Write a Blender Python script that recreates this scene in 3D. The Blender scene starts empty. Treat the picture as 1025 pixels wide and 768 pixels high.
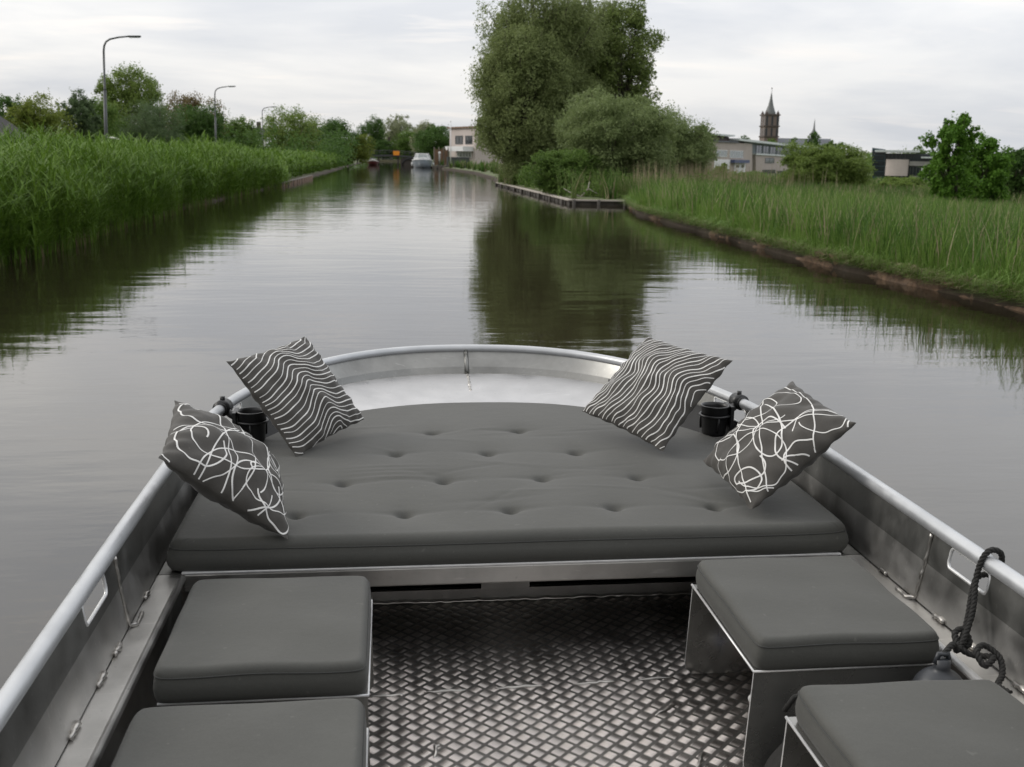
import bpy, bmesh, math, random
import numpy as np
from mathutils import Vector, Matrix

random.seed(7)
RNG = np.random.default_rng(11)
SC = bpy.context.scene
COL = SC.collection
PI = math.pi

# ------------------------------------------------------------------ camera maths (photo measurements -> world)
F, EYE, CX, CY, ROLL = 1050.0, 1.60, 512.5, 384.0, 0.016
VPX, VPY = 387.0, 155.0
cR, sR = math.cos(ROLL), math.sin(ROLL)
def unroll(px, py):
    x, y = px - CX, py - CY
    return cR * x + sR * y, -sR * x + cR * y
_vx, _vy = unroll(VPX, VPY)
PITCH = math.atan(-_vy / F); YAW = math.atan(-_vx / math.hypot(F, _vy))
FW = Vector((math.sin(YAW) * math.cos(PITCH), math.cos(YAW) * math.cos(PITCH), -math.sin(PITCH)))
RT = Vector((math.cos(YAW), -math.sin(YAW), 0))
UP = RT.cross(FW)
def at(px, py, Y):
    """world point seen at a photo pixel, at world depth Y"""
    x, y = unroll(px, py)
    d = FW + RT * (x / F) - UP * (y / F)
    t = Y / d.y
    return Vector((d.x * t, Y, EYE + d.z * t))

# ------------------------------------------------------------------ object helpers
def tag(o, label=None, cat=None, group=None, kind=None):
    if label: o['label'] = label
    if cat: o['category'] = cat
    if group: o['group'] = group
    if kind: o['kind'] = kind
    return o

def empty(name, loc=(0, 0, 0), rz=0.0, label=None, cat=None, group=None):
    o = bpy.data.objects.new(name, None)
    COL.objects.link(o)
    o.location = loc; o.rotation_euler = (0, 0, rz)
    o.empty_display_size = 0.2
    return tag(o, label, cat, group)

def obj(name, me, mats, parent=None, smooth=False):
    o = bpy.data.objects.new(name, me)
    COL.objects.link(o)
    if not isinstance(mats, (list, tuple)): mats = [mats]
    for m in mats: me.materials.append(m)
    if smooth: me.shade_smooth()
    if parent is not None: o.parent = parent
    return o

class MB:
    """collects vertices and faces, becomes ONE mesh"""
    def __init__(s): s.v = []; s.f = []; s.m = []; s.sm = []
    def add(s, vs, fs, mi=0, smooth=False):
        b = len(s.v); s.v += [tuple(p) for p in vs]
        for f in fs: s.f.append([b + i for i in f]); s.m.append(mi); s.sm.append(smooth)
    def box(s, c, d, rz=0.0, mi=0, M=None):
        x, y, z = d[0] / 2, d[1] / 2, d[2] / 2
        P = [Vector((i * x, j * y, k * z)) for k in (-1, 1) for j in (-1, 1) for i in (-1, 1)]
        R = Matrix.Rotation(rz, 3, 'Z') if M is None else M
        P = [R @ p + Vector(c) for p in P]
        s.add(P, [(0, 2, 3, 1), (4, 5, 7, 6), (0, 1, 5, 4), (2, 6, 7, 3), (0, 4, 6, 2), (1, 3, 7, 5)], mi)
    def prism(s, poly, z0, z1, mi=0):
        n = len(poly)
        vs = [(p[0], p[1], z0) for p in poly] + [(p[0], p[1], z1) for p in poly]
        fs = [list(range(n - 1, -1, -1)), list(range(n, 2 * n))]
        fs += [(i, (i + 1) % n, n + (i + 1) % n, n + i) for i in range(n)]
        s.add(vs, fs, mi)
    def tube(s, pts, r, n=10, cap=True, mi=0, closed=False):
        pts = [Vector(p) for p in pts]; N = len(pts)
        rs = r if isinstance(r, (list, tuple)) else [r] * N
        t0 = (pts[1] - pts[0]).normalized()
        a = t0.orthogonal().normalized()
        rings = []
        for i in range(N):
            if closed: t = (pts[(i + 1) % N] - pts[i - 1])
            elif i == 0: t = pts[1] - pts[0]
            elif i == N - 1: t = pts[-1] - pts[-2]
            else: t = pts[i + 1] - pts[i - 1]
            if t.length < 1e-9: t = t0
            t = t.normalized()
            a = (a - t * a.dot(t))
            if a.length < 1e-6: a = t.orthogonal()
            a = a.normalized(); b = t.cross(a)
            rings.append([pts[i] + (a * math.cos(2 * PI * k / n) + b * math.sin(2 * PI * k / n)) * rs[i] for k in range(n)])
        vs = [p for rg in rings for p in rg]; fs = []
        for i in range(N if closed else N - 1):
            j = (i + 1) % N
            for k in range(n):
                fs.append((i * n + k, i * n + (k + 1) % n, j * n + (k + 1) % n, j * n + k))
        if cap and not closed:
            fs.append(list(range(n - 1, -1, -1))); fs.append([(N - 1) * n + k for k in range(n)])
        s.add(vs, fs, mi, True)
    def lathe(s, prof, c=(0, 0, 0), n=24, mi=0, M=None):
        vs = []; fs = []
        for (r, z) in prof:
            for k in range(n):
                p = Vector((r * math.cos(2 * PI * k / n), r * math.sin(2 * PI * k / n), z))
                if M is not None: p = M @ p
                vs.append(p + Vector(c))
        for i in range(len(prof) - 1):
            for k in range(n):
                fs.append((i * n + k, i * n + (k + 1) % n, (i + 1) * n + (k + 1) % n, (i + 1) * n + k))
        s.add(vs, fs, mi, True)
    def blob(s, c, r, mi=0, n=8):
        vs = []; fs = []
        r = r if isinstance(r, (tuple, list)) else (r, r, r)
        for i in range(n + 1):
            th = PI * i / n
            for k in range(n * 2):
                ph = PI * k / n
                vs.append((c[0] + r[0] * math.sin(th) * math.cos(ph), c[1] + r[1] * math.sin(th) * math.sin(ph), c[2] + r[2] * math.cos(th)))
        for i in range(n):
            for k in range(2 * n):
                fs.append((i * 2 * n + k, (i + 1) * 2 * n + k, (i + 1) * 2 * n + (k + 1) % (2 * n), i * 2 * n + (k + 1) % (2 * n)))
        s.add(vs, fs, mi, True)
    def mesh(s, name, bevel=0.0, seg=2, angle=0.6):
        me = bpy.data.meshes.new(name)
        me.from_pydata(s.v, [], s.f)
        me.polygons.foreach_set('material_index', s.m)
        me.polygons.foreach_set('use_smooth', s.sm)
        bm = bmesh.new(); bm.from_mesh(me)
        bmesh.ops.remove_doubles(bm, verts=bm.verts, dist=1e-6)
        bmesh.ops.recalc_face_normals(bm, faces=bm.faces)
        if bevel > 0:
            ed = [e for e in bm.edges if len(e.link_faces) == 2 and e.calc_face_angle(0) > angle]
            if ed: bmesh.ops.bevel(bm, geom=ed, offset=bevel, segments=seg, affect='EDGES', profile=0.5, clamp_overlap=True)
        bm.to_mesh(me); bm.free(); me.update()
        return me
    def build(s, name, mats, parent=None, bevel=0.0, seg=2):
        return obj(name, s.mesh(name, bevel, seg), mats, parent)

def np_mesh(name, V, Q, mi=None, smooth=False):
    """fast mesh of quads from numpy arrays"""
    me = bpy.data.meshes.new(name)
    V = np.ascontiguousarray(V, dtype=np.float32).reshape(-1, 3); Q = np.ascontiguousarray(Q, dtype=np.int32).reshape(-1, 4)
    me.vertices.add(len(V)); me.vertices.foreach_set('co', V.ravel())
    me.loops.add(Q.size); me.loops.foreach_set('vertex_index', Q.ravel())
    me.polygons.add(len(Q))
    me.polygons.foreach_set('loop_start', np.arange(0, Q.size, 4, dtype=np.int32))
    if mi is not None: me.polygons.foreach_set('material_index', np.ascontiguousarray(mi, dtype=np.int32))
    if smooth: me.polygons.foreach_set('use_smooth', np.ones(len(Q), dtype=bool))
    me.update(calc_edges=True); me.validate()
    return me

# ------------------------------------------------------------------ materials
def nodes(name):
    m = bpy.data.materials.new(name); m.use_nodes = True
    nt = m.node_tree; b = nt.nodes['Principled BSDF']
    return m, nt, b
def N(nt, t, **kw):
    n = nt.nodes.new(t)
    for k, v in kw.items():
        if k in n.inputs.keys(): n.inputs[k].default_value = v
        else: setattr(n, k, v)
    return n
def mixc(nt, fac, a, b, blend='MIX'):
    n = nt.nodes.new('ShaderNodeMix'); n.data_type = 'RGBA'; n.blend_type = blend
    for k, v in ((0, fac), (6, a), (7, b)):
        if isinstance(v, bpy.types.NodeSocket): nt.links.new(v, n.inputs[k])
        else: n.inputs[k].default_value = v if k == 0 else (*v[:3], 1)
    return n.outputs[2]
def ramp(nt, src, pts):
    r = nt.nodes.new('ShaderNodeValToRGB')
    while len(r.color_ramp.elements) < len(pts): r.color_ramp.elements.new(0.5)
    for e, (p, c) in zip(r.color_ramp.elements, pts):
        e.position = p; e.color = (c, c, c, 1) if not isinstance(c, (tuple, list)) else (*c, 1)
    nt.links.new(src, r.inputs[0]); return r.outputs[0]
def coords(nt, scale=(1, 1, 1)):
    tc = nt.nodes.new('ShaderNodeTexCoord'); mp = nt.nodes.new('ShaderNodeMapping')
    mp.inputs['Scale'].default_value = scale
    nt.links.new(tc.outputs['Object'], mp.inputs[0]); return mp.outputs[0]
def noise(nt, vec, scale, detail=4, rough=0.55, dist=0.0):
    n = N(nt, 'ShaderNodeTexNoise', Scale=scale, Detail=detail, Roughness=rough, Distortion=dist)
    nt.links.new(vec, n.inputs['Vector']); return n.outputs['Fac']
def bump(nt, b, h, strength=0.3, dist=0.01, prev=None):
    n = N(nt, 'ShaderNodeBump', Strength=strength, Distance=dist)
    nt.links.new(h, n.inputs['Height'])
    if prev: nt.links.new(prev, n.inputs['Normal'])
    nt.links.new(n.outputs[0], b.inputs['Normal']); return n.outputs[0]

def simple(name, c1, c2=None, rough=0.6, metal=0.0, scale=4.0, bs=0.0, bscale=60.0, bd=0.003, stretch=(1, 1, 1), rvar=0.0, spec=0.5):
    m, nt, b = nodes(name)
    v = coords(nt, stretch)
    c2 = c2 or tuple(x * 0.8 for x in c1)
    f = ramp(nt, noise(nt, v, scale), [(0.3, 0.0), (0.7, 1.0)])
    nt.links.new(mixc(nt, f, c1, c2), b.inputs['Base Color'])
    b.inputs['Metallic'].default_value = metal
    b.inputs['Specular IOR Level'].default_value = spec
    if rvar:
        r = ramp(nt, noise(nt, v, scale * 3.1), [(0.3, max(0.02, rough - rvar)), (0.7, min(1, rough + rvar))])
        nt.links.new(r, b.inputs['Roughness'])
    else: b.inputs['Roughness'].default_value = rough
    if bs: bump(nt, b, noise(nt, v, bscale, 3), bs, bd)
    return m

def foliage(name, c1, c2, trans=0.35, rough=0.55, nscale=0.8):
    m, nt, b = nodes(name)
    g = nt.nodes.new('ShaderNodeNewGeometry')
    f = noise(nt, coords(nt), nscale, 2)
    mm = N(nt, 'ShaderNodeMath', operation='ADD'); mm.inputs[1].default_value = 0
    sc = N(nt, 'ShaderNodeMath', operation='MULTIPLY'); sc.inputs[1].default_value = 0.6
    nt.links.new(g.outputs['Random Per Island'], sc.inputs[0])
    s2 = N(nt, 'ShaderNodeMath', operation='MULTIPLY_ADD'); s2.inputs[1].default_value = 0.9
    s2.inputs[2].default_value = -0.2
    nt.links.new(f, s2.inputs[0])
    nt.links.new(sc.outputs[0], mm.inputs[0]); nt.links.new(s2.outputs[0], mm.inputs[1])
    mm.use_clamp = True
    c = mixc(nt, mm.outputs[0], c1, c2)
    nt.links.new(c, b.inputs['Base Color'])
    b.inputs['Roughness'].default_value = rough
    b.inputs['Specular IOR Level'].default_value = 0.12
    t = nt.nodes.new('ShaderNodeBsdfTranslucent'); nt.links.new(c, t.inputs['Color'])
    mx = nt.nodes.new('ShaderNodeMixShader'); mx.inputs[0].default_value = trans
    out = nt.nodes['Material Output']
    nt.links.new(b.outputs[0], mx.inputs[1]); nt.links.new(t.outputs[0], mx.inputs[2]); nt.links.new(mx.outputs[0], out.inputs[0])
    return m

M = {}
def metal_mat(name, col, rough, stretch=(2, 60, 60), grime=0.5):
    m, nt, b = nodes(name)
    v = coords(nt)
    vs = coords(nt, stretch)
    f = ramp(nt, noise(nt, v, 5.0, 6, 0.65), [(0.35, 0.0), (0.75, 1.0)])
    base = mixc(nt, f, col, tuple(c * grime for c in col))
    sp = ramp(nt, noise(nt, v, 90.0, 2), [(0.66, 0.0), (0.78, 1.0)])
    base = mixc(nt, sp, base, tuple(c * 0.75 for c in col))
    nt.links.new(base, b.inputs['Base Color'])
    b.inputs['Metallic'].default_value = 1.0
    scr = noise(nt, coords(nt, (7, 130, 40)), 1.0, 3, 0.7)
    nt.links.new(mixc(nt, ramp(nt, scr, [(0.62, 0.0), (0.75, 0.5)]), base, tuple(min(1, c * 1.5) for c in col)), b.inputs['Base Color'])
    r = ramp(nt, noise(nt, v, 9.0, 5), [(0.3, rough - 0.09), (0.7, rough + 0.12)])
    nt.links.new(r, b.inputs['Roughness'])
    bump(nt, b, noise(nt, vs, 6.0, 2), 0.10, 0.001)
    return m
M['alu'] = metal_mat('aluminium_sheet', (0.54, 0.53, 0.51), 0.38, grime=0.72)
M['alu_shaded'] = metal_mat('shaded_aluminium_sheet', (0.27, 0.268, 0.255), 0.40, grime=0.7)  # darker copy of the hull sheet, shade put into its colour
M['alu_bench'] = metal_mat('bench_aluminium', (0.36, 0.355, 0.335), 0.26, (60, 60, 2), 0.8)
M['alu_bench'].node_tree.nodes['Principled BSDF'].inputs['Metallic'].default_value = 0.82
M['alu_floor'] = metal_mat('tread_aluminium', (0.20, 0.193, 0.18), 0.50, (3, 3, 3), 0.6)
M['alu_floor'].node_tree.nodes['Principled BSDF'].inputs['Metallic'].default_value = 0.6
M['alu_bar'] = metal_mat('tread_bar_aluminium', (0.60, 0.55, 0.515), 0.36, (3, 3, 3), 0.8)
M['alu_sheen'] = metal_mat('sky_sheen_sheet', (0.43, 0.43, 0.435), 0.36, grime=0.93)  # bow plate metal, sky reflection put into its tone
M['alu_edge'] = simple('cut_aluminium_edge', (0.72, 0.72, 0.71), (0.6, 0.6, 0.6), 0.45, 0.6, 20)
M['rail'] = simple('rail_aluminium', (0.50, 0.51, 0.52), (0.40, 0.41, 0.42), 0.42, 0.55, 6, 0.08, 80, 0.001, rvar=0.08)
M['weld'] = metal_mat('weld_metal', (0.50, 0.48, 0.45), 0.35)
M['black'] = simple('black_plastic', (0.012, 0.012, 0.013), (0.02, 0.02, 0.02), 0.4, 0, 30)
M['black_matte'] = simple('matte_black_panel', (0.016, 0.016, 0.016), (0.022, 0.022, 0.022), 0.8, 0, 30)
M['rope'] = simple('black_rope', (0.010, 0.010, 0.009), (0.02, 0.019, 0.017), 0.85, 0, 120, 0.5, 500, 0.002)
M['fender'] = simple('fender_vinyl', (0.032, 0.035, 0.040), (0.024, 0.027, 0.032), 0.45, 0, 14)
def fabric(name, c, wscale=900.0):
    m, nt, b = nodes(name)
    v = coords(nt)
    f = noise(nt, v, 3.0, 5, 0.6); f2 = noise(nt, v, 260.0, 2)
    a = mixc(nt, ramp(nt, f, [(0.3, 0.0), (0.7, 1.0)]), c, tuple(x * 0.86 for x in c))
    a = mixc(nt, ramp(nt, f2, [(0.35, 0.0), (0.7, 0.28)]), a, tuple(x * 1.35 for x in c))
    sp = noise(nt, v, 1.1, 6, 0.7, 0.6)
    a = mixc(nt, ramp(nt, sp, [(0.52, 0.0), (0.72, 0.30)]), a, tuple(x * 1.55 for x in c))
    dots = noise(nt, v, 55.0, 1); a = mixc(nt, ramp(nt, dots, [(0.74, 0.0), (0.80, 0.35)]), a, tuple(x * 2.2 for x in c))
    nt.links.new(a, b.inputs['Base Color'])
    b.inputs['Roughness'].default_value = 0.72
    b.inputs['Specular IOR Level'].default_value = 0.35
    b.inputs['Sheen Weight'].default_value = 0.08
    p = bump(nt, b, noise(nt, v, 14.0, 4, 0.6), 0.16, 0.012)
    bump(nt, b, noise(nt, v, wscale, 1), 0.12, 0.0008, p)
    return m
M['cushion'] = fabric('grey_cushion_fabric', (0.060, 0.060, 0.0535))
M['cushion_seam'] = fabric('grey_seam_fabric', (0.038, 0.039, 0.036))
M['pillow'] = fabric('dark_pillow_fabric', (0.052, 0.048, 0.042))
M['pillow_line'] = simple('white_pattern_thread', (0.74, 0.73, 0.70), (0.60, 0.59, 0.57), 0.8, 0, 30)

# --- vegetation
M['reed'] = foliage('reed_leaf', (0.060, 0.130, 0.013), (0.150, 0.245, 0.034), 0.26, 0.5, 0.35)
M['reed_dry'] = foliage('dry_reed_stem', (0.10, 0.075, 0.04), (0.19, 0.15, 0.085), 0.1, 0.7, 2.0)
M['grass'] = foliage('meadow_grass', (0.085, 0.170, 0.028), (0.190, 0.285, 0.066), 0.38, 0.55, 0.28)
M['grass_dark'] = foliage('dark_sedge_leaf', (0.040, 0.095, 0.016), (0.090, 0.165, 0.032), 0.3, 0.55, 0.4)
M['grass_far'] = foliage('sedge_grass', (0.065, 0.105, 0.026), (0.145, 0.19, 0.060), 0.35, 0.6, 0.15)
M['dry'] = foliage('dry_grass', (0.24, 0.20, 0.12), (0.36, 0.31, 0.20), 0.2, 0.7, 1.0)
M['bark'] = simple('bark', (0.085, 0.07, 0.05), (0.05, 0.042, 0.032), 0.9, 0, 6, 0.6, 14, 0.03, (3, 3, 0.6))
LEAF = dict(
    willow=((0.150, 0.195, 0.068), (0.255, 0.300, 0.122)),
    bush=((0.140, 0.195, 0.068), (0.240, 0.290, 0.125)),
    birch=((0.140, 0.200, 0.055), (0.235, 0.290, 0.095)),
    dark=((0.050, 0.105, 0.024), (0.095, 0.165, 0.040)),
    mid=((0.080, 0.150, 0.030), (0.150, 0.225, 0.054)),
    light=((0.120, 0.185, 0.038), (0.200, 0.265, 0.068)),
    yellow=((0.13, 0.175, 0.030), (0.20, 0.24, 0.05)),
    greygreen=((0.075, 0.120, 0.052), (0.125, 0.175, 0.080)),
    reddish=((0.15, 0.10, 0.05), (0.19, 0.16, 0.07)),
    pale=((0.21, 0.24, 0.13), (0.31, 0.33, 0.20)),
    fresh=((0.070, 0.165, 0.020), (0.140, 0.260, 0.040)),
)
for k, (a, b) in LEAF.items(): M['leaf_' + k] = foliage('leaf_' + k, a, b, 0.42, 0.5, 0.5)
# --- buildings
def brick(name, c1, c2, mortar, sc=4.0):
    m, nt, b = nodes(name)
    v = coords(nt)
    sx = nt.nodes.new('ShaderNodeSeparateXYZ'); nt.links.new(v, sx.inputs[0])
    ad = N(nt, 'ShaderNodeMath', operation='ADD'); nt.links.new(sx.outputs[0], ad.inputs[0]); nt.links.new(sx.outputs[1], ad.inputs[1])
    cb = nt.nodes.new('ShaderNodeCombineXYZ'); nt.links.new(ad.outputs[0], cb.inputs[0]); nt.links.new(sx.outputs[2], cb.inputs[1])
    t = N(nt, 'ShaderNodeTexBrick', Scale=sc); nt.links.new(cb.outputs[0], t.inputs['Vector'])
    t.inputs['Color1'].default_value = (*c1, 1); t.inputs['Color2'].default_value = (*c2, 1); t.inputs['Mortar'].default_value = (*mortar, 1)
    t.inputs['Mortar Size'].default_value = 0.012
    f = ramp(nt, noise(nt, v, 0.35, 5), [(0.3, 0.0), (0.7, 0.35)])
    nt.links.new(mixc(nt, f, t.outputs[0], tuple(x * 0.6 for x in c1)), b.inputs['Base Color'])
    b.inputs['Roughness'].default_value = 0.85
    return m
M['brick_buff'] = brick('buff_brick', (0.45, 0.385, 0.34), (0.40, 0.34, 0.30), (0.45, 0.42, 0.39))
M['brick_pink'] = brick('pink_brick', (0.55, 0.48, 0.44), (0.51, 0.44, 0.40), (0.52, 0.48, 0.46))
M['brick_red'] = brick('church_brick', (0.20, 0.15, 0.13), (0.17, 0.125, 0.11), (0.22, 0.2, 0.18), 2.0)
M['brick_dark'] = brick('dark_brick', (0.10, 0.075, 0.065), (0.08, 0.06, 0.055), (0.12, 0.11, 0.1))
M['white'] = simple('white_paint', (0.75, 0.75, 0.74), (0.66, 0.66, 0.65), 0.55, 0, 1.2)
M['roof_white'] = simple('pale_roof_edge', (0.62, 0.66, 0.64), (0.55, 0.58, 0.57), 0.5, 0, 2)
M['slate'] = simple('slate_roof', (0.10, 0.11, 0.125), (0.075, 0.08, 0.095), 0.55, 0, 2)
M['spire'] = simple('weathered_spire_slate', (0.15, 0.155, 0.15), (0.11, 0.12, 0.118), 0.6, 0, 0.6)
M['tile_dark'] = simple('dark_roof_tile', (0.022, 0.02, 0.02), (0.032, 0.028, 0.027), 0.9, 0, 3)
M['teal'] = simple('teal_panel', (0.022, 0.05, 0.062), (0.03, 0.062, 0.075), 0.35, 0, 3)
M['glass'] = simple('dark_window_glass', (0.02, 0.026, 0.03), (0.03, 0.036, 0.04), 0.08, 0, 2)
M['glass_lit'] = simple('pale_window_glass', (0.20, 0.22, 0.22), (0.28, 0.30, 0.29), 0.12, 0, 2)
M['blue'] = simple('blue_awning', (0.05, 0.07, 0.14), (0.06, 0.08, 0.16), 0.6, 0, 5)
M['wood_pale'] = simple('bleached_wood', (0.42, 0.38, 0.33), (0.30, 0.27, 0.23), 0.85, 0, 5, 0.5, 30, 0.01, (1, 1, 5))
M['wood'] = simple('grey_weathered_wood', (0.19, 0.165, 0.135), (0.11, 0.095, 0.08), 0.85, 0, 5, 0.5, 30, 0.01, (1, 1, 5))
M['wood_dark'] = simple('wet_dark_wood', (0.055, 0.045, 0.035), (0.035, 0.03, 0.024), 0.7, 0, 5, 0.5, 30, 0.01)
M['wood_brown'] = simple('brown_fence_wood', (0.20, 0.12, 0.07), (0.15, 0.09, 0.055), 0.8, 0, 6)
M['concrete'] = simple('grey_concrete', (0.32, 0.31, 0.29), (0.24, 0.235, 0.22), 0.85, 0, 2)
M['dark_metal'] = simple('dark_painted_metal', (0.035, 0.04, 0.04), (0.05, 0.052, 0.05), 0.5, 0.0, 4)
M['pole'] = simple('lamp_pole_paint', (0.055, 0.06, 0.06), (0.075, 0.08, 0.08), 0.5, 0.2, 3)
M['orange'] = simple('orange_sign_paint', (0.85, 0.30, 0.015), (0.78, 0.26, 0.012), 0.5, 0, 4)
M['yellow_paint'] = simple('yellow_ochre_paint', (0.55, 0.38, 0.06), (0.5, 0.34, 0.05), 0.6, 0, 3)
M['hull_grey'] = simple('grey_blue_hull_paint', (0.30, 0.34, 0.38), (0.26, 0.30, 0.34), 0.35, 0, 2)
M['red_dark'] = simple('dark_red_paint', (0.10, 0.022, 0.022), (0.13, 0.03, 0.028), 0.5, 0, 3)
M['flower'] = simple('white_blossom', (0.72, 0.72, 0.64), (0.6, 0.6, 0.52), 0.8, 0, 60)
M['blue_label'] = simple('blue_print', (0.03, 0.07, 0.30), None, 0.5)
M['red_label'] = simple('red_print', (0.45, 0.05, 0.03), None, 0.5)

# ------------------------------------------------------------------ world, sun, camera
SUN_EL, SUN_AZ = math.radians(30), math.radians(-66)      # azimuth measured from +Y towards +X
w = bpy.data.worlds.new('World'); SC.world = w; w.use_nodes = True
nt = w.node_tree; bg = nt.nodes['Background']
sky = nt.nodes.new('ShaderNodeTexSky'); sky.sky_type = 'NISHITA'; sky.sun_disc = False
sky.sun_elevation = SUN_EL; sky.sun_rotation = SUN_AZ
sky.air_density = 1.0; sky.dust_density = 2.0
tc = nt.nodes.new('ShaderNodeTexCoord')
sep = nt.nodes.new('ShaderNodeSeparateXYZ'); nt.links.new(tc.outputs['Generated'], sep.inputs[0])
# project the direction on a cloud layer: (x/z', y/z')
zz = N(nt, 'ShaderNodeMath', operation='MAXIMUM'); zz.inputs[1].default_value = 0.0; nt.links.new(sep.outputs[2], zz.inputs[0])
za = N(nt, 'ShaderNodeMath', operation='ADD'); za.inputs[1].default_value = 0.16; nt.links.new(zz.outputs[0], za.inputs[0])
dx = N(nt, 'ShaderNodeMath', operation='DIVIDE'); nt.links.new(sep.outputs[0], dx.inputs[0]); nt.links.new(za.outputs[0], dx.inputs[1])
dy = N(nt, 'ShaderNodeMath', operation='DIVIDE'); nt.links.new(sep.outputs[1], dy.inputs[0]); nt.links.new(za.outputs[0], dy.inputs[1])
cb = nt.nodes.new('ShaderNodeCombineXYZ'); nt.links.new(dx.outputs[0], cb.inputs[0]); nt.links.new(dy.outputs[0], cb.inputs[1])
def wmap(scale, loc=(0, 0, 0)):
    mp = nt.nodes.new('ShaderNodeMapping'); mp.inputs['Scale'].default_value = scale; mp.inputs['Location'].default_value = loc
    nt.links.new(cb.outputs[0], mp.inputs[0]); return mp.outputs[0]
n1 = noise(nt, wmap((0.9, 1.1, 1), (3, 1, 0)), 0.8, 6, 0.55, 0.3)
n2 = noise(nt, wmap((0.7, 2.2, 1), (7, 4, 0)), 1.6, 5, 0.6, 0.4)
CS = 10.3
grey = tuple(CS * c for c in (0.655, 0.670, 0.702)); lite = tuple(CS * c for c in (0.875, 0.862, 0.842)); warm = tuple(CS * c for c in (0.98, 0.92, 0.86))
cl = mixc(nt, ramp(nt, n1, [(0.38, 0.0), (0.62, 1.0)]), grey, lite)
cl = mixc(nt, ramp(nt, n2, [(0.56, 0.0), (0.72, 0.6)]), cl, warm)
# bluer and a little darker bank of cloud towards the right of the view
side = N(nt, 'ShaderNodeMath', operation='MULTIPLY_ADD'); side.inputs[1].default_value = 0.9; side.inputs[2].default_value = -0.18; side.use_clamp = True
nt.links.new(sep.outputs[0], side.inputs[0])
cl = mixc(nt, side.outputs[0], cl, tuple(CS * c for c in (0.60, 0.645, 0.72)))
mr = nt.nodes.new('ShaderNodeMapRange'); mr.inputs['From Min'].default_value = 0.03; mr.inputs['From Max'].default_value = 0.48
mr.inputs['To Min'].default_value = 1.0; mr.inputs['To Max'].default_value = 2.0; nt.links.new(sep.outputs[2], mr.inputs['Value'])
vs_ = N(nt, 'ShaderNodeVectorMath', operation='SCALE'); nt.links.new(cl, vs_.inputs[0]); nt.links.new(mr.outputs[0], vs_.inputs['Scale'])
mr2 = nt.nodes.new('ShaderNodeMapRange'); mr2.inputs['From Min'].default_value = -0.7; mr2.inputs['From Max'].default_value = 0.45
mr2.inputs['To Min'].default_value = 0.62; mr2.inputs['To Max'].default_value = 1.0; nt.links.new(sep.outputs[1], mr2.inputs['Value'])
vs2_ = N(nt, 'ShaderNodeVectorMath', operation='SCALE'); nt.links.new(vs_.outputs[0], vs2_.inputs[0]); nt.links.new(mr2.outputs[0], vs2_.inputs['Scale'])
fin = mixc(nt, 0.95, sky.outputs[0], vs2_.outputs[0])
nt.links.new(fin, bg.inputs['Color']); bg.inputs['Strength'].default_value = 0.1

sl = bpy.data.lights.new('sun', 'SUN'); sl.energy = 1.4; sl.angle = math.radians(18); sl.color = (1.0, 0.95, 0.88)
so = bpy.data.objects.new('sun', sl); COL.objects.link(so)
sd = Vector((math.sin(SUN_AZ) * math.cos(SUN_EL), math.cos(SUN_AZ) * math.cos(SUN_EL), math.sin(SUN_EL)))
so.rotation_euler = sd.to_track_quat('Z', 'Y').to_euler(); so.location = (-20, 20, 40)

cam = bpy.data.cameras.new('camera'); co = bpy.data.objects.new('camera', cam); COL.objects.link(co)
cam.sensor_width = 36; cam.sensor_fit = 'HORIZONTAL'; cam.lens = F * 36 / 1025
cam.clip_start = 0.05; cam.clip_end = 6000
r2 = RT * cR + UP * sR; u2 = UP * cR - RT * sR
mw = Matrix((r2, u2, -FW)).transposed().to_4x4(); mw.translation = (0, 0, EYE)
co.matrix_world = mw
cam.dof.use_dof = True; cam.dof.focus_distance = 3.1; cam.dof.aperture_fstop = 8.0
SC.camera = co
SC.view_settings.view_transform = 'Standard'; SC.view_settings.look = 'None'
SC.view_settings.exposure = 0.0; SC.view_settings.gamma = 1.0; SC.view_settings.use_curve_mapping = False
SC.cycles.max_bounces = 8; SC.cycles.transmission_bounces = 4; SC.cycles.use_adaptive_sampling = True
SC.cycles.sample_clamp_indirect = 6

# ================================================================== SETTING
XL = [(-80, -5.7), (0, -5.6), (16, -5.55), (27, -5.75), (53, -5.15), (113, -4.85), (170, -4.7), (241, -4.8), (262, -4.8)]
XR = [(-80, 7.4), (0, 7.2), (10.9, 7.05), (15.6, 6.8), (30.4, 7.34), (36.3, 8.3), (36.9, 6.4), (60, 6.28), (75, 7.5), (100, 8.2), (125, 7.2), (141, 6.1), (170, 5.0), (241, 4.9), (262, 4.9)]
def interp(tab, y): return float(np.interp(y, [a for a, _ in tab], [b for _, b in tab]))

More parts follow.
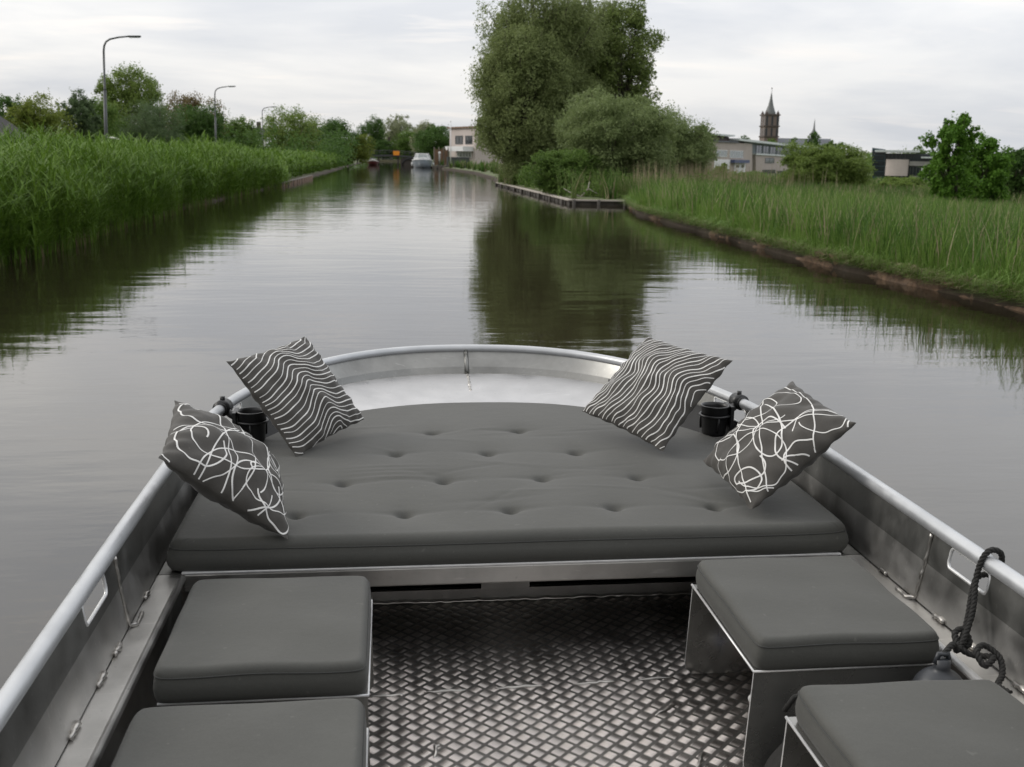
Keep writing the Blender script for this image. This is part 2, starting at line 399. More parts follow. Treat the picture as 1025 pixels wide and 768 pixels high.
def gz(d): return np.interp(d, [0, .5, 2.5, 9, 20, 50, 400], [.16, .20, .17, -.25, -.75, -1.0, -1.0])
def make_ground():
    ys = [-2500, -300] + list(np.arange(-80, 0, 8)) + list(np.arange(0, 36, 1.0)) + [36.3, 36.6, 36.9] + list(np.arange(38, 262, 2.0)) + [262, 262.6, 264, 300, 400, 600, 1000, 2000, 4000]
    rows = []
    rg = random.Random(3)
    for y in ys:
        yc = min(max(y, -80), 262)
        xl, xr = interp(XL, yc), interp(XR, yc)
        closed = y > 262.3
        jl = rg.uniform(-0.12, 0.12); jr = rg.uniform(-0.05, 0.05)
        bed = 0.42 if closed else -0.9
        row = [(-4000, y, 0.5), (-400, y, 0.5), (-60, y, 0.55), (-20, y, 0.6), (-11, y, 0.6), (xl - 3.4, y, 0.42), (xl - 1.2, y, 0.22 + jl * 0.3),
               (xl - 0.2 + jl, y, 0.06), (xl + 0.1 + jl, y, bed), (xl + 0.7, y, bed),
               (xr - 0.7, y, bed), (xr - 0.02 + jr, y, bed), (xr + jr, y, 0.16 + jr * 0.5), (xr + 0.5, y, 0.20), (xr + 2.5, y, 0.17), (xr + 9, y, -0.25), (xr + 20, y, -0.75), (60, y, -1.0), (400, y, -1.0), (4000, y, -1.0)]
        rows.append(row)
    V = np.array(rows, dtype=float); nr, nc = V.shape[:2]
    idx = np.arange(nr * nc).reshape(nr, nc)
    Q = np.stack([idx[:-1, :-1], idx[:-1, 1:], idx[1:, 1:], idx[1:, :-1]], -1)
    m, nt, b = nodes('ground_soil_and_turf')
    v = coords(nt)
    f = ramp(nt, noise(nt, v, 0.5, 6, 0.65), [(0.35, 0.0), (0.65, 1.0)])
    turf = mixc(nt, f, (0.06, 0.085, 0.026), (0.10, 0.115, 0.042))
    soil = mixc(nt, noise(nt, v, 3.0, 5), (0.022, 0.016, 0.010), (0.055, 0.038, 0.022))
    g = nt.nodes.new('ShaderNodeNewGeometry'); sx = nt.nodes.new('ShaderNodeSeparateXYZ'); nt.links.new(g.outputs['Normal'], sx.inputs[0])
    nt.links.new(mixc(nt, ramp(nt, sx.outputs[2], [(0.80, 0.0), (0.97, 1.0)]), soil, turf), b.inputs['Base Color'])
    b.inputs['Roughness'].default_value = 0.95
    bump(nt, b, noise(nt, v, 6.0, 5), 0.6, 0.05)
    o = obj('ground', np_mesh('ground', V, Q), m)
    tag(o, 'grassy polder land on both sides of the canal', 'ground', kind='structure')
make_ground()

# earth edge of the right bank (crumbling, undercut)
def bank_edge():
    ys = np.arange(2, 36.3, 0.16); nrow = 6
    V = []
    for i, y in enumerate(ys):
        x = interp(XR, y)
        for k in range(nrow):
            t = k / (nrow - 1)
            z = -0.12 + 0.29 * t + 0.03 * math.sin(y * 1.3) * t
            jx = 0.05 * math.sin(y * 2.1 + 3 * t) + 0.04 * math.sin(y * 5.3 + 1.7 * k) + RNG.normal(0, 0.022)
            V.append((x - 0.05 + 0.05 * t + 0.05 * math.sin(t * PI) + jx * .8, y, z + RNG.normal(0, 0.012)))
        V.append((x + 0.5, y, 0.14))
    nc = nrow + 1; nr = len(ys)
    idx = np.arange(nr * nc).reshape(nr, nc)
    Q = np.stack([idx[:-1, :-1], idx[1:, :-1], idx[1:, 1:], idx[:-1, 1:]], -1)
    m = simple('bank_earth', (0.20, 0.125, 0.075), (0.06, 0.04, 0.026), 0.9, 0, 5, 0.8, 16, 0.04)
    o = obj('bank', np_mesh('bank', np.array(V), Q, smooth=True), m)
    tag(o, 'crumbling brown earth edge of the right bank', 'bank', kind='structure')
bank_edge()

def make_water():
    m, nt, b = nodes('canal_water')
    v = coords(nt)
    f = ramp(nt, noise(nt, v, 0.15, 3), [(0.3, 0.0), (0.7, 1.0)])
    nt.links.new(mixc(nt, f, (0.019, 0.0155, 0.009), (0.027, 0.0215, 0.013)), b.inputs['Base Color'])
    b.inputs['Roughness'].default_value = 0.03
    b.inputs['IOR'].default_value = 1.56
    big = noise(nt, coords(nt, (0.45, 1.3, 1)), 1.1, 2, 0.5)
    p = bump(nt, b, big, 1.0, 0.0075)
    fine = noise(nt, coords(nt, (0.4, 1.3, 1)), 4.2, 2, 0.5)
    wind = ramp(nt, noise(nt, coords(nt, (0.5, 1.2, 1)), 0.22, 3, 0.6), [(0.35, 0.25), (0.65, 1.0)])
    mw_ = N(nt, 'ShaderNodeMath', operation='MULTIPLY'); nt.links.new(fine, mw_.inputs[0]); nt.links.new(wind, mw_.inputs[1])
    p = bump(nt, b, mw_.outputs[0], 1.0, 0.0034, p)
    tiny = noise(nt, coords(nt, (0.7, 1.3, 1)), 15.0, 2, 0.5)
    bump(nt, b, tiny, 1.0, 0.0004, p)
    mb = MB(); ys = [-300, -80, 0, 5, 10, 15, 20, 25, 30, 35, 36.2, 37, 40, 50, 60, 75, 90, 100, 113, 125, 141, 170, 200, 241, 262.3]
    vs = []
    for y in ys: vs += [(interp(XL, y) - .5, y, 0), (interp(XR, y) + .35, y, 0)]
    mb.add(vs, [(2 * i, 2 * i + 1, 2 * i + 3, 2 * i + 2) for i in range(len(ys) - 1)])
    o = mb.build('water', m); tag(o, 'calm brown canal water with small ripples', 'water', kind='structure')
make_water()

# ------------------------------------------------------------------ blades (reeds and grass): vectorised strips
def strips(P, az, lean, h, wd, seg=2, curve=1.6, tipz=0.0):
    """P (n,3) roots; az heading; lean horizontal reach; h height; wd width; -> verts, quads"""
    n = len(P); ts = np.linspace(0, 1, seg + 1)
    dirx, diry = np.cos(az), np.sin(az)
    px, py = -np.sin(az), np.cos(az)
    V = np.zeros((n, seg + 1, 2, 3))
    for i, t in enumerate(ts):
        r = lean * t ** curve
        z = h * (t - tipz * t ** 3)
        c = np.stack([P[:, 0] + dirx * r, P[:, 1] + diry * r, P[:, 2] + z], -1)
        ww = wd * (1 - t) ** 0.7 * 0.5 + 0.0006
        o = np.stack([px * ww, py * ww, 0 * ww], -1)
        V[:, i, 0] = c - o; V[:, i, 1] = c + o
    base = (np.arange(n) * (seg + 1) * 2)[:, None]
    Q = np.concatenate([np.stack([base[:, 0] + 2 * i, base[:, 0] + 2 * i + 1, base[:, 0] + 2 * i + 3, base[:, 0] + 2 * i + 2], -1)[:, None] for i in range(seg)], 1)
    return V.reshape(-1, 3), Q.reshape(-1, 4)

class Cloud:
    def __init__(s): s.V = []; s.Q = []; s.m = []; s.n = 0
    def add(s, V, Q, mi=0):
        s.V.append(V); s.Q.append(Q + s.n); s.n += len(V); s.m.append(np.full(len(Q), mi) if np.isscalar(mi) else mi)
    def mesh(s, name): return np_mesh(name, np.concatenate(s.V), np.concatenate(s.Q), np.concatenate(s.m))

def snoise(y, seed):
    r = random.Random(seed); s = 0
    for k in range(5): s = s + np.sin(y * (0.25 * 1.9 ** k) + r.uniform(0, 6)) / (1.3 ** k)
    return s / 2.6

def reed_bed(name, y0, y1, dens, leafn, wscale, depth, label, seed, hmax=1.62, inset=0.0):
    SH = lambda q: 0.13 * snoise(q * 1.5, seed + 1) + 0.07 * snoise(q * 4.1, seed + 2)
    rng = np.random.default_rng(seed)
    n = int((y1 - y0) * depth * dens)
    y = rng.uniform(y0, y1, n); d = depth * rng.uniform(0, 1, n) ** 1.15
    xe = np.interp(y, [a for a, _ in XL], [b for _, b in XL])
    edge = 0.22 * snoise(y * 2.2, seed + 5)
    x = xe + 0.12 + edge * 0.9 - d - inset
    z = np.where(d < 1.2, 0.02 + 0.15 * d, 0.2 + 0.1 * (d - 1.2))
    h = hmax * (0.93 + SH(y + .5 * x)) * rng.uniform(0.66, 1.12, n) * np.clip(0.72 + d * 0.45, 0.5, 1.0)
    P = np.stack([x, y, z - 0.1], -1)
    c = Cloud()
    az = rng.uniform(0, 2 * PI, n)
    az = np.where(rng.random(n) < 0.55, rng.normal(0.35, 0.8, n), az)     # many lean out over the water
    lean = h * rng.uniform(0.03, 0.22, n)
    c.add(*strips(P, az, lean, h, np.full(n, 0.009 * wscale), 3), 0)
    # dry lower stems at the water's edge
    k = d < 0.8
    kk = rng.random(n) < 0.3; k &= kk
    c.add(*strips(P[k] + rng.normal(0, 0.03, (k.sum(), 3)) * (1, 1, 0), az[k] + 2, h[k] * 0.10, h[k] * rng.uniform(0.22, 0.42, k.sum()), np.full(k.sum(), 0.011 * wscale), 2), 1)
    for j in range(leafn):
        t = rng.uniform(0.12, 1.0, n) ** 0.75
        r = lean * t ** 1.6
        Q0 = np.stack([P[:, 0] + np.cos(az) * r, P[:, 1] + np.sin(az) * r, P[:, 2] + h * t], -1)
        a2 = az * 0.3 + rng.uniform(0, 2 * PI, n)
        L = rng.uniform(0.32, 0.68, n)
        up = rng.uniform(0.15, 1.0, n)
        c.add(*strips(Q0, a2, L * (1.15 - up * 0.6), L * up, np.full(n, 0.022 * wscale) * rng.uniform(0.7, 1.2, n), 3, 1.3, 0.45), 0)
    o = obj(name, c.mesh(name), [M['reed'], M['reed_dry']])
    tag(o, label, 'reeds', kind='stuff')
reed_bed('reed_bed', 5.5, 28.3, 165, 8, 1.0, 2.6, 'tall green reeds nearest the boat along the left waterline', 21, 1.60, -.22)
reed_bed('reed_bed', 29.3, 52.0, 105, 6, 1.6, 2.6, 'tall green reeds in the middle stretch of the left bank, behind the nearest clump', 22, 1.70, .14)
reed_bed('reed_bed', 58.0, 175.0, 32, 5, 3.4, 2.6, 'far strip of green reeds on the left bank running to the bridge', 23, 1.5, .8)
reed_bed('reed_bed', 52.0, 58.0, 30, 5, 1.8, 1.6, 'low thin reeds behind the brown plank edging on the left', 24, 1.1)

def grass_field(name, y0, y1, xa, xb, n, hh, ww, label, seed, mats, dry=0.12, cat='grass', hang=False):
    rng = np.random.default_rng(seed)
    y = y0 + (y1 - y0) * rng.uniform(0, 1, n) ** 1.3
    xe = np.interp(y, [a for a, _ in XR], [b for _, b in XR])
    x = xe + xa + (xb - xa) * rng.uniform(0, 1, n) ** 1.35
    x = np.where(rng.random(n) < 0.5, x, x + 0.05)
    patch = snoise(x * 1.7 + y * 0.6, seed) * 0.5 + snoise(y * 1.5 - x, seed + 1) * 0.5
    h = hh * (0.86 + 0.34 * patch) * rng.uniform(0.5, 1.15, n)
    d = x - xe
    h = h * np.clip(0.75 + 0.5 * d, 0.5, 1)
    P = np.stack([x, y, gz(x - xe) - 0.03], -1)
    az = rng.normal(2.6, 1.6, n)
    lean = h * rng.uniform(0.08, 0.5, n)
    c = Cloud()
    isd = rng.random(n) < dry * (1 + 0.6 * patch)
    for s, mi in ((~isd, 0), (isd, 1)):
        c.add(*strips(P[s], az[s], lean[s], h[s], ww * rng.uniform(0.6, 1.2, s.sum()), 3, 1.8), mi)
    # taller tufts of coarse dark sedge standing out of the grass
    k = int(n * .030); ty = rng.uniform(y0, y1, k); tx = np.interp(ty, [a for a, _ in XR], [b for _, b in XR]) + rng.uniform(.1, xb * .8, k)
    q = np.repeat(np.arange(k), 14); m = len(q)
    P = np.stack([tx[q] + rng.normal(0, .10, m), ty[q] + rng.normal(0, .10, m), gz(np.maximum(0, tx[q] - np.interp(ty[q], [a for a, _ in XR], [b for _, b in XR]))) - .03], -1)
    hh_ = hh * rng.uniform(.7, 1.5, m); st = strips(P, rng.uniform(0, 6.3, m), hh_ * rng.uniform(.1, .55, m), hh_, ww * 1.7 * np.ones(m), 3, 2.0)
    c.add(st[0], st[1], np.repeat(np.where(rng.random(m) < .14, 1, np.where(rng.random(k)[q] < .6, 2, 0)), 3))
    if hang:
        m = int(n * 0.09)
        y = rng.uniform(y0, y1, m); xe = np.interp(y, [a for a, _ in XR], [b for _, b in XR])
        P = np.stack([xe + rng.uniform(-0.06, 0.25, m), y, np.full(m, 0.12)], -1)
        L = rng.uniform(0.25, 0.7, m) * (1 + .4 * snoise(y * 2, seed + 9))
        st = strips(P, PI + rng.normal(0, 0.9, m), L * rng.uniform(.2, .8, m), L * rng.uniform(-0.1, 1.0, m), ww * np.ones(m), 3, 1.6, 0.7)
        c.add(st[0], st[1], 0)
    if hang:   # blades and dead straw leaning out over the bank edge
        m = int(n * 0.045)
        y = rng.uniform(y0, y1, m); xe = np.interp(y, [a for a, _ in XR], [b for _, b in XR])
        P = np.stack([xe + rng.uniform(-0.02, 0.2, m), y, np.full(m, 0.19)], -1)
        L = rng.uniform(0.12, 0.42, m)
        st = strips(P, PI + rng.normal(0, 0.6, m), L * 0.8, L * rng.uniform(-0.55, 0.7, m), ww * np.ones(m), 3, 1.2, 0.6)
        c.add(st[0], st[1], 1)
    o = obj(name, c.mesh(name), mats)
    tag(o, label, cat, kind='stuff')
grass_field('meadow_grass', 5, 20, 0.02, 11, 90000, 0.62, 0.011, 'tall green grass along the nearest part of the right bank', 31, [M['grass'], M['dry'], M['grass_dark']], 0.06, hang=True)
grass_field('meadow_grass', 20, 36, 0.02, 18, 70000, 0.62, 0.017, 'tall green grass on the right bank further along, up to the wooden jetty', 32, [M['grass'], M['dry'], M['grass_dark']], 0.06, hang=True)
grass_field('meadow_grass', 36.9, 62, 2.0, 40, 46000, 0.85, 0.035, 'brown green sedge in the meadow behind the grassy bank', 33, [M['grass_far'], M['dry'], M['grass_dark']], 0.10)
grass_field('meadow_grass', 62, 150, 3.0, 110, 46000, 0.8, 0.09, 'far rough grass in front of the buildings', 34, [M['grass_far'], M['dry'], M['grass_dark']], 0.14)

def dry_reeds():
    rng = np.random.default_rng(5); c = Cloud()
    for (px, w, Y, n) in ((660, 40, 40, 220), (695, 46, 43, 460), (722, 50, 47, 260), (640, 12, 37.5, 50), (770, 80, 52, 90)):
        p = np.array(at(px, 190, Y)); s = w * Y / F / 2
        P = np.stack([p[0] + rng.normal(0, s * 0.7, n), Y + rng.normal(0, 1.2, n), np.full(n, 0.15)], -1)
        h = rng.uniform(0.7, 1.5, n)
        c.add(*strips(P, rng.uniform(0, 6.3, n), h * rng.uniform(0.02, 0.2, n), h, np.full(n, 0.03), 2), 0)
    o = obj('dry_reeds', c.mesh('dry_reeds'), M['dry'])
    tag(o, 'pale straw coloured dry reeds beside the large trees on the right', 'reeds', kind='stuff')
dry_reeds()

# ------------------------------------------------------------------ trees
def leaves(C, R, nper, size, rng, aspect=0.5, flat=0.35, droop=0.0, mini=14, minir=0.32):
    """leaf quads on small clumps spread through blobs. C (k,3), R (k,3)"""
    k = len(C)
    bi = np.repeat(np.arange(k), mini)
    d = rng.normal(0, 1, (len(bi), 3)); d /= np.linalg.norm(d, axis=1)[:, None]
    rad = rng.uniform(0.35, 1.05, len(bi)) ** 0.6
    MC = C[bi] + d * R[bi] * rad[:, None]
    mr = R[bi] * minir * rng.uniform(0.6, 1.3, len(bi))[:, None]
    li = np.repeat(np.arange(len(bi)), nper); n = len(li)
    g = rng.normal(0, 0.55, (n, 3)); g = np.clip(g, -1.5, 1.5)
    P = MC[li] + g * mr[li]
    out = d[li] * 0.6 + rng.normal(0, 0.7, (n, 3)); out[:, 2] += flat
    out /= np.linalg.norm(out, axis=1)[:, None]
    t = rng.normal(0, 1, (n, 3)); t[:, 2] -= droop
    t -= out * (t * out).sum(1)[:, None]; t /= np.linalg.norm(t, axis=1)[:, None]
    b = np.cross(out, t)
    L = size * rng.uniform(0.6, 1.3, n)[:, None]
    V = np.stack([P - t * L * 0.5, P + b * L * aspect * 0.5, P + t * L * 0.5, P - b * L * aspect * 0.5], 1).reshape(-1, 3)
    Q = np.arange(n * 4).reshape(n, 4)
    return V, Q

def tree(name, base, height, rx, label, leaf, nleaf=6000, lsize=0.2, cbot=0.06, ry=None, nblob=20, blob=0.44, aspect=0.55, droop=0.0,
         trunk=True, cat='tree', group=None, seed=1, shape=1.0, mini=14, minir=0.32, lean=0.0, multi=1, trunk_r=None, blobs=None, fringe=0.0, bark='bark'):
    rng = np.random.default_rng(seed)
    ry = ry or rx
    root = empty(name, base, 0, label, cat, group)
    zb = height * cbot; zc = (height + zb) / 2; rz = (height - zb) / 2
    C = []; R = []
    if blobs is None:
        for i in range(nblob):
            u = (i + 0.5) / nblob
            zz = 1 - 2 * u
            a = i * 2.39996 + rng.uniform(-0.5, 0.5)
            q = math.sqrt(max(0, 1 - zz * zz)) ** shape
            f = rng.uniform(0.36, 0.82)
            br = blob * rng.uniform(0.7, 1.2)
            C.append((q * math.cos(a) * rx * f + lean * zz * rx, q * math.sin(a) * ry * f, zc + zz * rz * rng.uniform(0.60, 0.84)))
            R.append((rx * br, ry * br, min(rz, rx * 1.05) * br))
        C.append((0, 0, zc)); R.append((rx * .55, ry * .55, rz * .6))
    else:
        for (x, y, z, a, b, c) in blobs: C.append((x, y, z)); R.append((a, b, c))
    C = np.array(C); R = np.array(R)
    C[:, 2] = np.maximum(C[:, 2], R[:, 2] * 0.75 + zb * 0.8)
    cl = Cloud()
    tot = len(C) * mini
    cl.add(*leaves(C, R, max(2, int(nleaf / tot)), lsize, rng, aspect, droop=droop, mini=mini, minir=minir))
    if fringe:
        k = int(len(C) * 3); ii = rng.integers(0, len(C), k)
        d = rng.normal(0, 1, (k, 3)); d /= np.linalg.norm(d, axis=1)[:, None]
        fc = C[ii] + d * R[ii] * rng.uniform(1.0, 1.0 + fringe, k)[:, None]
        fc[:, 2] = np.maximum(fc[:, 2], zb + 0.2)
        cl.add(*leaves(fc, R[ii] * 0.13, 3, lsize, rng, aspect, mini=5, minir=1.0))
    # thin twigs inside crown + trunk and limbs
    obj('crown', cl.mesh('crown'), M['leaf_' + leaf], root)
    if trunk:
        mb = MB(); tr = trunk_r or max(0.05, height * 0.018)
        order = np.argsort(-C[:, 2])
        for s in range(multi):
            off = Vector((rng.uniform(-0.3, 0.3) * rx * (multi > 1), rng.uniform(-0.3, 0.3) * rx * (multi > 1), 0))
            top = Vector(C[order[s]]) ; b0 = off
            mid = b0.lerp(top, 0.5) + Vector((rng.uniform(-.1, .1) * rx, rng.uniform(-.1, .1) * rx, 0))
            mb.tube([b0 + Vector((0, 0, -0.2)), b0.lerp(mid, 0.5), mid, mid.lerp(top, 0.6), top], [tr, tr * .8, tr * .6, tr * .4, tr * .15], 7)
        for i in range(len(C)):
            e = Vector(C[i]); z0 = min(e.z * 0.7, zc * rng.uniform(0.5, 0.95)); st = Vector((0, 0, z0 * 0.85))
            md = st.lerp(e, 0.5) + Vector((0, 0, -0.06 * rx))
            en = e + (e - st) * 0.15
            mb.tube([st, md, e, en], [tr * .42, tr * .3, tr * .17, tr * .04], 5)
        mb.build('trunk', M[bark], root)
    return root

def tree_px(px, top, wpx, Y, name, label, leaf, zbase=0.5, **kw):
    p = at(px, top, Y); rx = wpx * Y / F / 2
    h = p.z - zbase
    return tree(name, (p.x, Y, zbase), h, rx, label, leaf, **kw)

BK = 'trees behind the left bank'
# left background, from the frame's edge to the bridge
far = dict(group=BK, mini=16, minir=0.36)
tree_px(4, 99, 58, 92, 'broadleaf_tree', 'dark green tree at the left edge of the view behind the house gable', 'dark', nleaf=17280, lsize=0.194, seed=1, **far)
tree_px(35, 97, 55, 80, 'broadleaf_tree', 'yellowish green tree right of the house gable at the far left', 'yellow', nleaf=17280, lsize=0.176, seed=2, **far)
tree_px(76, 90, 42, 86, 'broadleaf_tree', 'slim grey green tree just left of the nearest street lamp', 'greygreen', nleaf=14400, lsize=0.176, seed=3, blob=.34, fringe=.25, **far)
tree_px(126, 64, 72, 100, 'broadleaf_tree', 'tallest light green tree behind the nearest street lamp', 'light', nleaf=34560, lsize=0.194, seed=4, nblob=26, blob=.32, fringe=.15, **far)
tree_px(98, 100, 50, 92, 'broadleaf_tree', 'low mid green tree at the foot of the nearest street lamp', 'mid', nleaf=14400, lsize=0.176, seed=41, cbot=.02, **far)
tree_px(152, 100, 60, 84, 'willow_tree', 'rounded grey green willow between the tallest tree and the red tinged tree', 'greygreen', nleaf=20160, lsize=0.158, seed=5, aspect=.3, cbot=.02, **far)
tree_px(186, 95, 62, 118, 'broadleaf_tree', 'red tinged tree top standing behind a dark tree left of the second lamp', 'reddish', nleaf=18720, lsize=0.211, seed=6, **far)
tree_px(200, 104, 58, 104, 'broadleaf_tree', 'dark green rounded tree beside the second street lamp', 'dark', nleaf=23040, lsize=0.194, seed=7, cbot=.02, **far)
tree_px(237, 119, 52, 122, 'broadleaf_tree', 'mid green tree between the second street lamp and the white house', 'mid', nleaf=17280, lsize=0.220, seed=8, cbot=.02, **far)
tree_px(290, 113, 58, 138, 'broadleaf_tree', 'light green tree beside the third street lamp', 'light', nleaf=18720, lsize=0.229, seed=9, cbot=.05, **far)
tree_px(306, 123, 32, 185, 'broadleaf_tree', 'small dark tree behind the house with the ochre gable', 'mid', nleaf=11520, lsize=0.264, seed=10, **far)
tree_px(333, 119, 48, 150, 'broadleaf_tree', 'dark round tree between the ochre house and the bridge', 'dark', nleaf=18720, lsize=0.246, seed=11, cbot=.02, **far)
tree_px(357, 134, 30, 150, 'broadleaf_tree', 'small yellow green tree at the left end of the bridge', 'yellow', nleaf=10080, lsize=0.220, seed=12, cbot=.0, **far)
tree_px(371, 116, 34, 272, 'broadleaf_tree', 'tall dark narrow tree above the left half of the bridge', 'dark', nleaf=17280, lsize=0.299, seed=13, blob=.36, **far)
tree_px(399, 117, 42, 290, 'poplar_tree', 'pale silvery tree rising behind the middle of the bridge', 'pale', nleaf=17280, lsize=0.370, seed=14, blob=.32, fringe=.2, **far)
tree_px(427, 121, 32, 250, 'poplar_tree', 'pale silvery tree top behind the cabin cruiser', 'pale', nleaf=11520, lsize=0.370, seed=15, blob=.34, fringe=.2, **far)
tree_px(411, 131, 45, 270, 'broadleaf_tree', 'mid green tree behind the right end of the bridge', 'mid', nleaf=17280, lsize=0.317, seed=16, cbot=.0, **far)
tree_px(437, 125, 50, 200, 'broadleaf_tree', 'dark green tree behind the cruiser, left of the pink brick house', 'dark', nleaf=20160, lsize=0.299, seed=17, cbot=.0, **far)
tree_px(384, 140, 22, 268, 'broadleaf_tree', 'low dark shrub below the pale tree behind the bridge', 'dark', nleaf=7200, lsize=0.299, seed=18, cbot=.0, **far)

def hedgerow():
    rng = np.random.default_rng(18); C = []; R = []
    for i in range(110):
        px = rng.uniform(-140, 345); Y = rng.uniform(108, 150); p = at(px, 0, Y); hh = rng.uniform(2.2, 4.8)
        C.append((p.x, Y, .5 + hh * .5)); R.append((rng.uniform(1.2, 2.6), 1.5, hh * .6))
    c = Cloud(); c.add(*leaves(np.array(C), np.array(R), 18, .26, rng, .6, mini=16))
    o = obj('hedgerow', c.mesh('hedgerow'), M['leaf_dark']); tag(o, 'dark overgrown hedge under the trees behind the left bank', 'hedge', kind='stuff')
hedgerow()
def undergrowth():
    rng = np.random.default_rng(28); C = []; R = []
    for i in range(130):
        if i < 45: x, y = rng.uniform(6.9, 12.5), rng.uniform(37.6, 40.5)
        else: x, y = 6.7 + rng.uniform(0, 1) ** 1.5 * 3, rng.uniform(39, 62)
        hh = rng.uniform(.35, 1.1); C.append((x, y, .15 + hh * .45)); R.append((rng.uniform(.4, .8), rng.uniform(.4, .8), hh * .6))
    c = Cloud(); c.add(*leaves(np.array(C), np.array(R), 14, .085, rng, .5, mini=14))
    o = obj('undergrowth', c.mesh('undergrowth'), M['leaf_mid']); tag(o, 'low leafy undergrowth behind the wooden jetty at the foot of the willows', 'undergrowth', kind='stuff')
undergrowth()

def far_wood():
    rng = np.random.default_rng(8); C = []; R = []
    for i in range(150):
        px = rng.uniform(-60, 450); Y = rng.uniform(270, 330)
        p = at(px, 0, Y); hh = rng.uniform(2.2, 4.2)
        C.append((p.x, Y, 0.5 + hh * 0.5)); R.append((rng.uniform(2.5, 5), 3, hh * 0.7))
    for i in range(120):
        px = rng.uniform(690, 1090); Y = rng.uniform(300, 420)
        p = at(px, 0, Y); hh = rng.uniform(2.5, 5)
        C.append((p.x, Y, 0.5 + hh * 0.5)); R.append((rng.uniform(3, 6), 3, hh * 0.7))
    c = Cloud(); c.add(*leaves(np.array(C), np.array(R), 12, 0.7, rng, 0.7, mini=16))
    o = obj('far_wood', c.mesh('far_wood'), M['leaf_mid']); tag(o, 'distant low belt of trees on the horizon', 'wood', kind='stuff')
far_wood()

# big group on the right bank
BG = 'trees on the wooded point'
tree_px(545, -34, 148, 58, 'willow_tree', 'largest willow, full crown rising past the top of the view', 'willow', zbase=.25, nleaf=120000, lsize=.145, aspect=.40, cbot=.0,
        nblob=110, blob=.24, shape=.62, mini=30, minir=.36, seed=51, multi=3, fringe=.15, group=BG, ry=3.6, droop=-.6)
tree_px(590, -22, 118, 62, 'willow_tree', 'tall willow right of the largest one, reaching the top of the view', 'willow', zbase=.25, nleaf=90000, lsize=.145, aspect=.40, cbot=.0,
        nblob=100, blob=.27, shape=.62, mini=28, minir=.36, seed=52, multi=2, fringe=.15, group=BG, droop=-.6)
tree_px(629, -16, 78, 60, 'birch_tree', 'tall sparse tree with sky showing through on the right of the willows', 'birch', zbase=.25, nleaf=26000, lsize=.155, aspect=.6, cbot=.02,
        nblob=60, blob=.27, shape=.55, mini=40, minir=.34, seed=53, fringe=.35, group=BG, trunk_r=.10)
tree_px(505, 20, 76, 63, 'young_willow', 'thin willow with loose twigs on the left edge of the wooded point', 'willow', zbase=.25, nleaf=6500, lsize=.15, aspect=.4, cbot=.0,
        nblob=40, blob=.26, shape=.45, mini=16, minir=.5, seed=54, fringe=.5, group=BG, trunk_r=.055)
tree_px(620, 91, 142, 44, 'willow_bush', 'broad rounded grey green willow bush in front of the tall willows', 'bush', zbase=.2, nleaf=90000, lsize=.11, aspect=.42, cbot=.0,
        nblob=56, blob=.28, shape=.5, mini=30, minir=.36, seed=55, multi=4, fringe=.12, cat='bush', group=BG)
tree_px(527, 14, 112, 56, 'willow_bush', 'tall bushy willow leaning over the canal above the wooden jetty', 'willow', zbase=.15, nleaf=120000, lsize=.135, aspect=.42, cbot=.0,
        nblob=100, blob=.25, shape=.6, mini=28, minir=.36, seed=56, multi=3, fringe=.15, cat='bush', group=BG)
tree_px(676, 117, 96, 50, 'willow_bush', 'lower willow bush at the right end of the wooded point', 'bush', zbase=.2, nleaf=46000, lsize=.12, aspect=.42, cbot=.0,
        nblob=38, blob=.28, shape=.5, mini=26, minir=.36, seed=57, multi=3, fringe=.18, cat='bush', group=BG)
tree_px(566, 146, 84, 42, 'elder_bush', 'small dark bush at the foot of the willows right behind the jetty', 'mid', zbase=.2, nleaf=24000, lsize=.10, aspect=.5, cbot=.0,
        nblob=30, blob=.3, shape=.5, mini=22, minir=.36, seed=58, cat='bush', group=BG)
tree_px(702, 122, 30, 92, 'broadleaf_tree', 'dark small tree between the wooded point and the row of houses', 'dark', nleaf=5000, lsize=.2, seed=59, cbot=.0, blob=.34, fringe=.25, group=BG)

MD = 'shrubs and trees in the right meadow'
tree_px(825, 146, 96, 62, 'willow_bush', 'large rounded green bush in front of the low brick building', 'light', zbase=-.9, nleaf=90000, lsize=.14, aspect=.45, cbot=.0, nblob=44, blob=.30, shape=.45, mini=26, minir=.36, trunk_r=.03, seed=61, cat='bush', group=MD, multi=3)
tree_px(838, 135, 34, 66, 'willow_bush', 'pointed top of a green bush rising behind the large rounded one', 'mid', zbase=-.9, nleaf=9000, lsize=.14, aspect=.42, cbot=.0, nblob=20, blob=.3, seed=62, cat='bush', group=MD)
tree_px(958, 104, 62, 36, 'young_alder', 'young bright green tree standing alone in the meadow at the right', 'fresh', zbase=-.3, nleaf=14000, lsize=.105, aspect=.75, cbot=.02, nblob=34, blob=.24, shape=.7, mini=15, minir=.42, seed=63, group=MD, fringe=.2, multi=2)
tree_px(990, 130, 60, 39, 'young_alder', 'bushy young tree touching the right side of the lone bright green tree', 'fresh', zbase=-.3, nleaf=16000, lsize=.105, aspect=.7, cbot=.0, nblob=30, blob=.27, shape=.6, mini=18, minir=.36, seed=64, group=MD, multi=2)
tree_px(1024, 140, 46, 52, 'broadleaf_tree', 'dark tree cut by the right edge of the view', 'dark', zbase=-.9, nleaf=14000, lsize=.14, cbot=.0, nblob=24, blob=.28, mini=18, seed=65, group=MD, fringe=.3)
tree_px(1060, 150, 60, 50, 'broadleaf_tree', 'dark tree just past the right edge of the view', 'dark', zbase=-.9, nleaf=9000, lsize=.16, cbot=.0, nblob=24, blob=.28, mini=18, seed=66, group=MD)
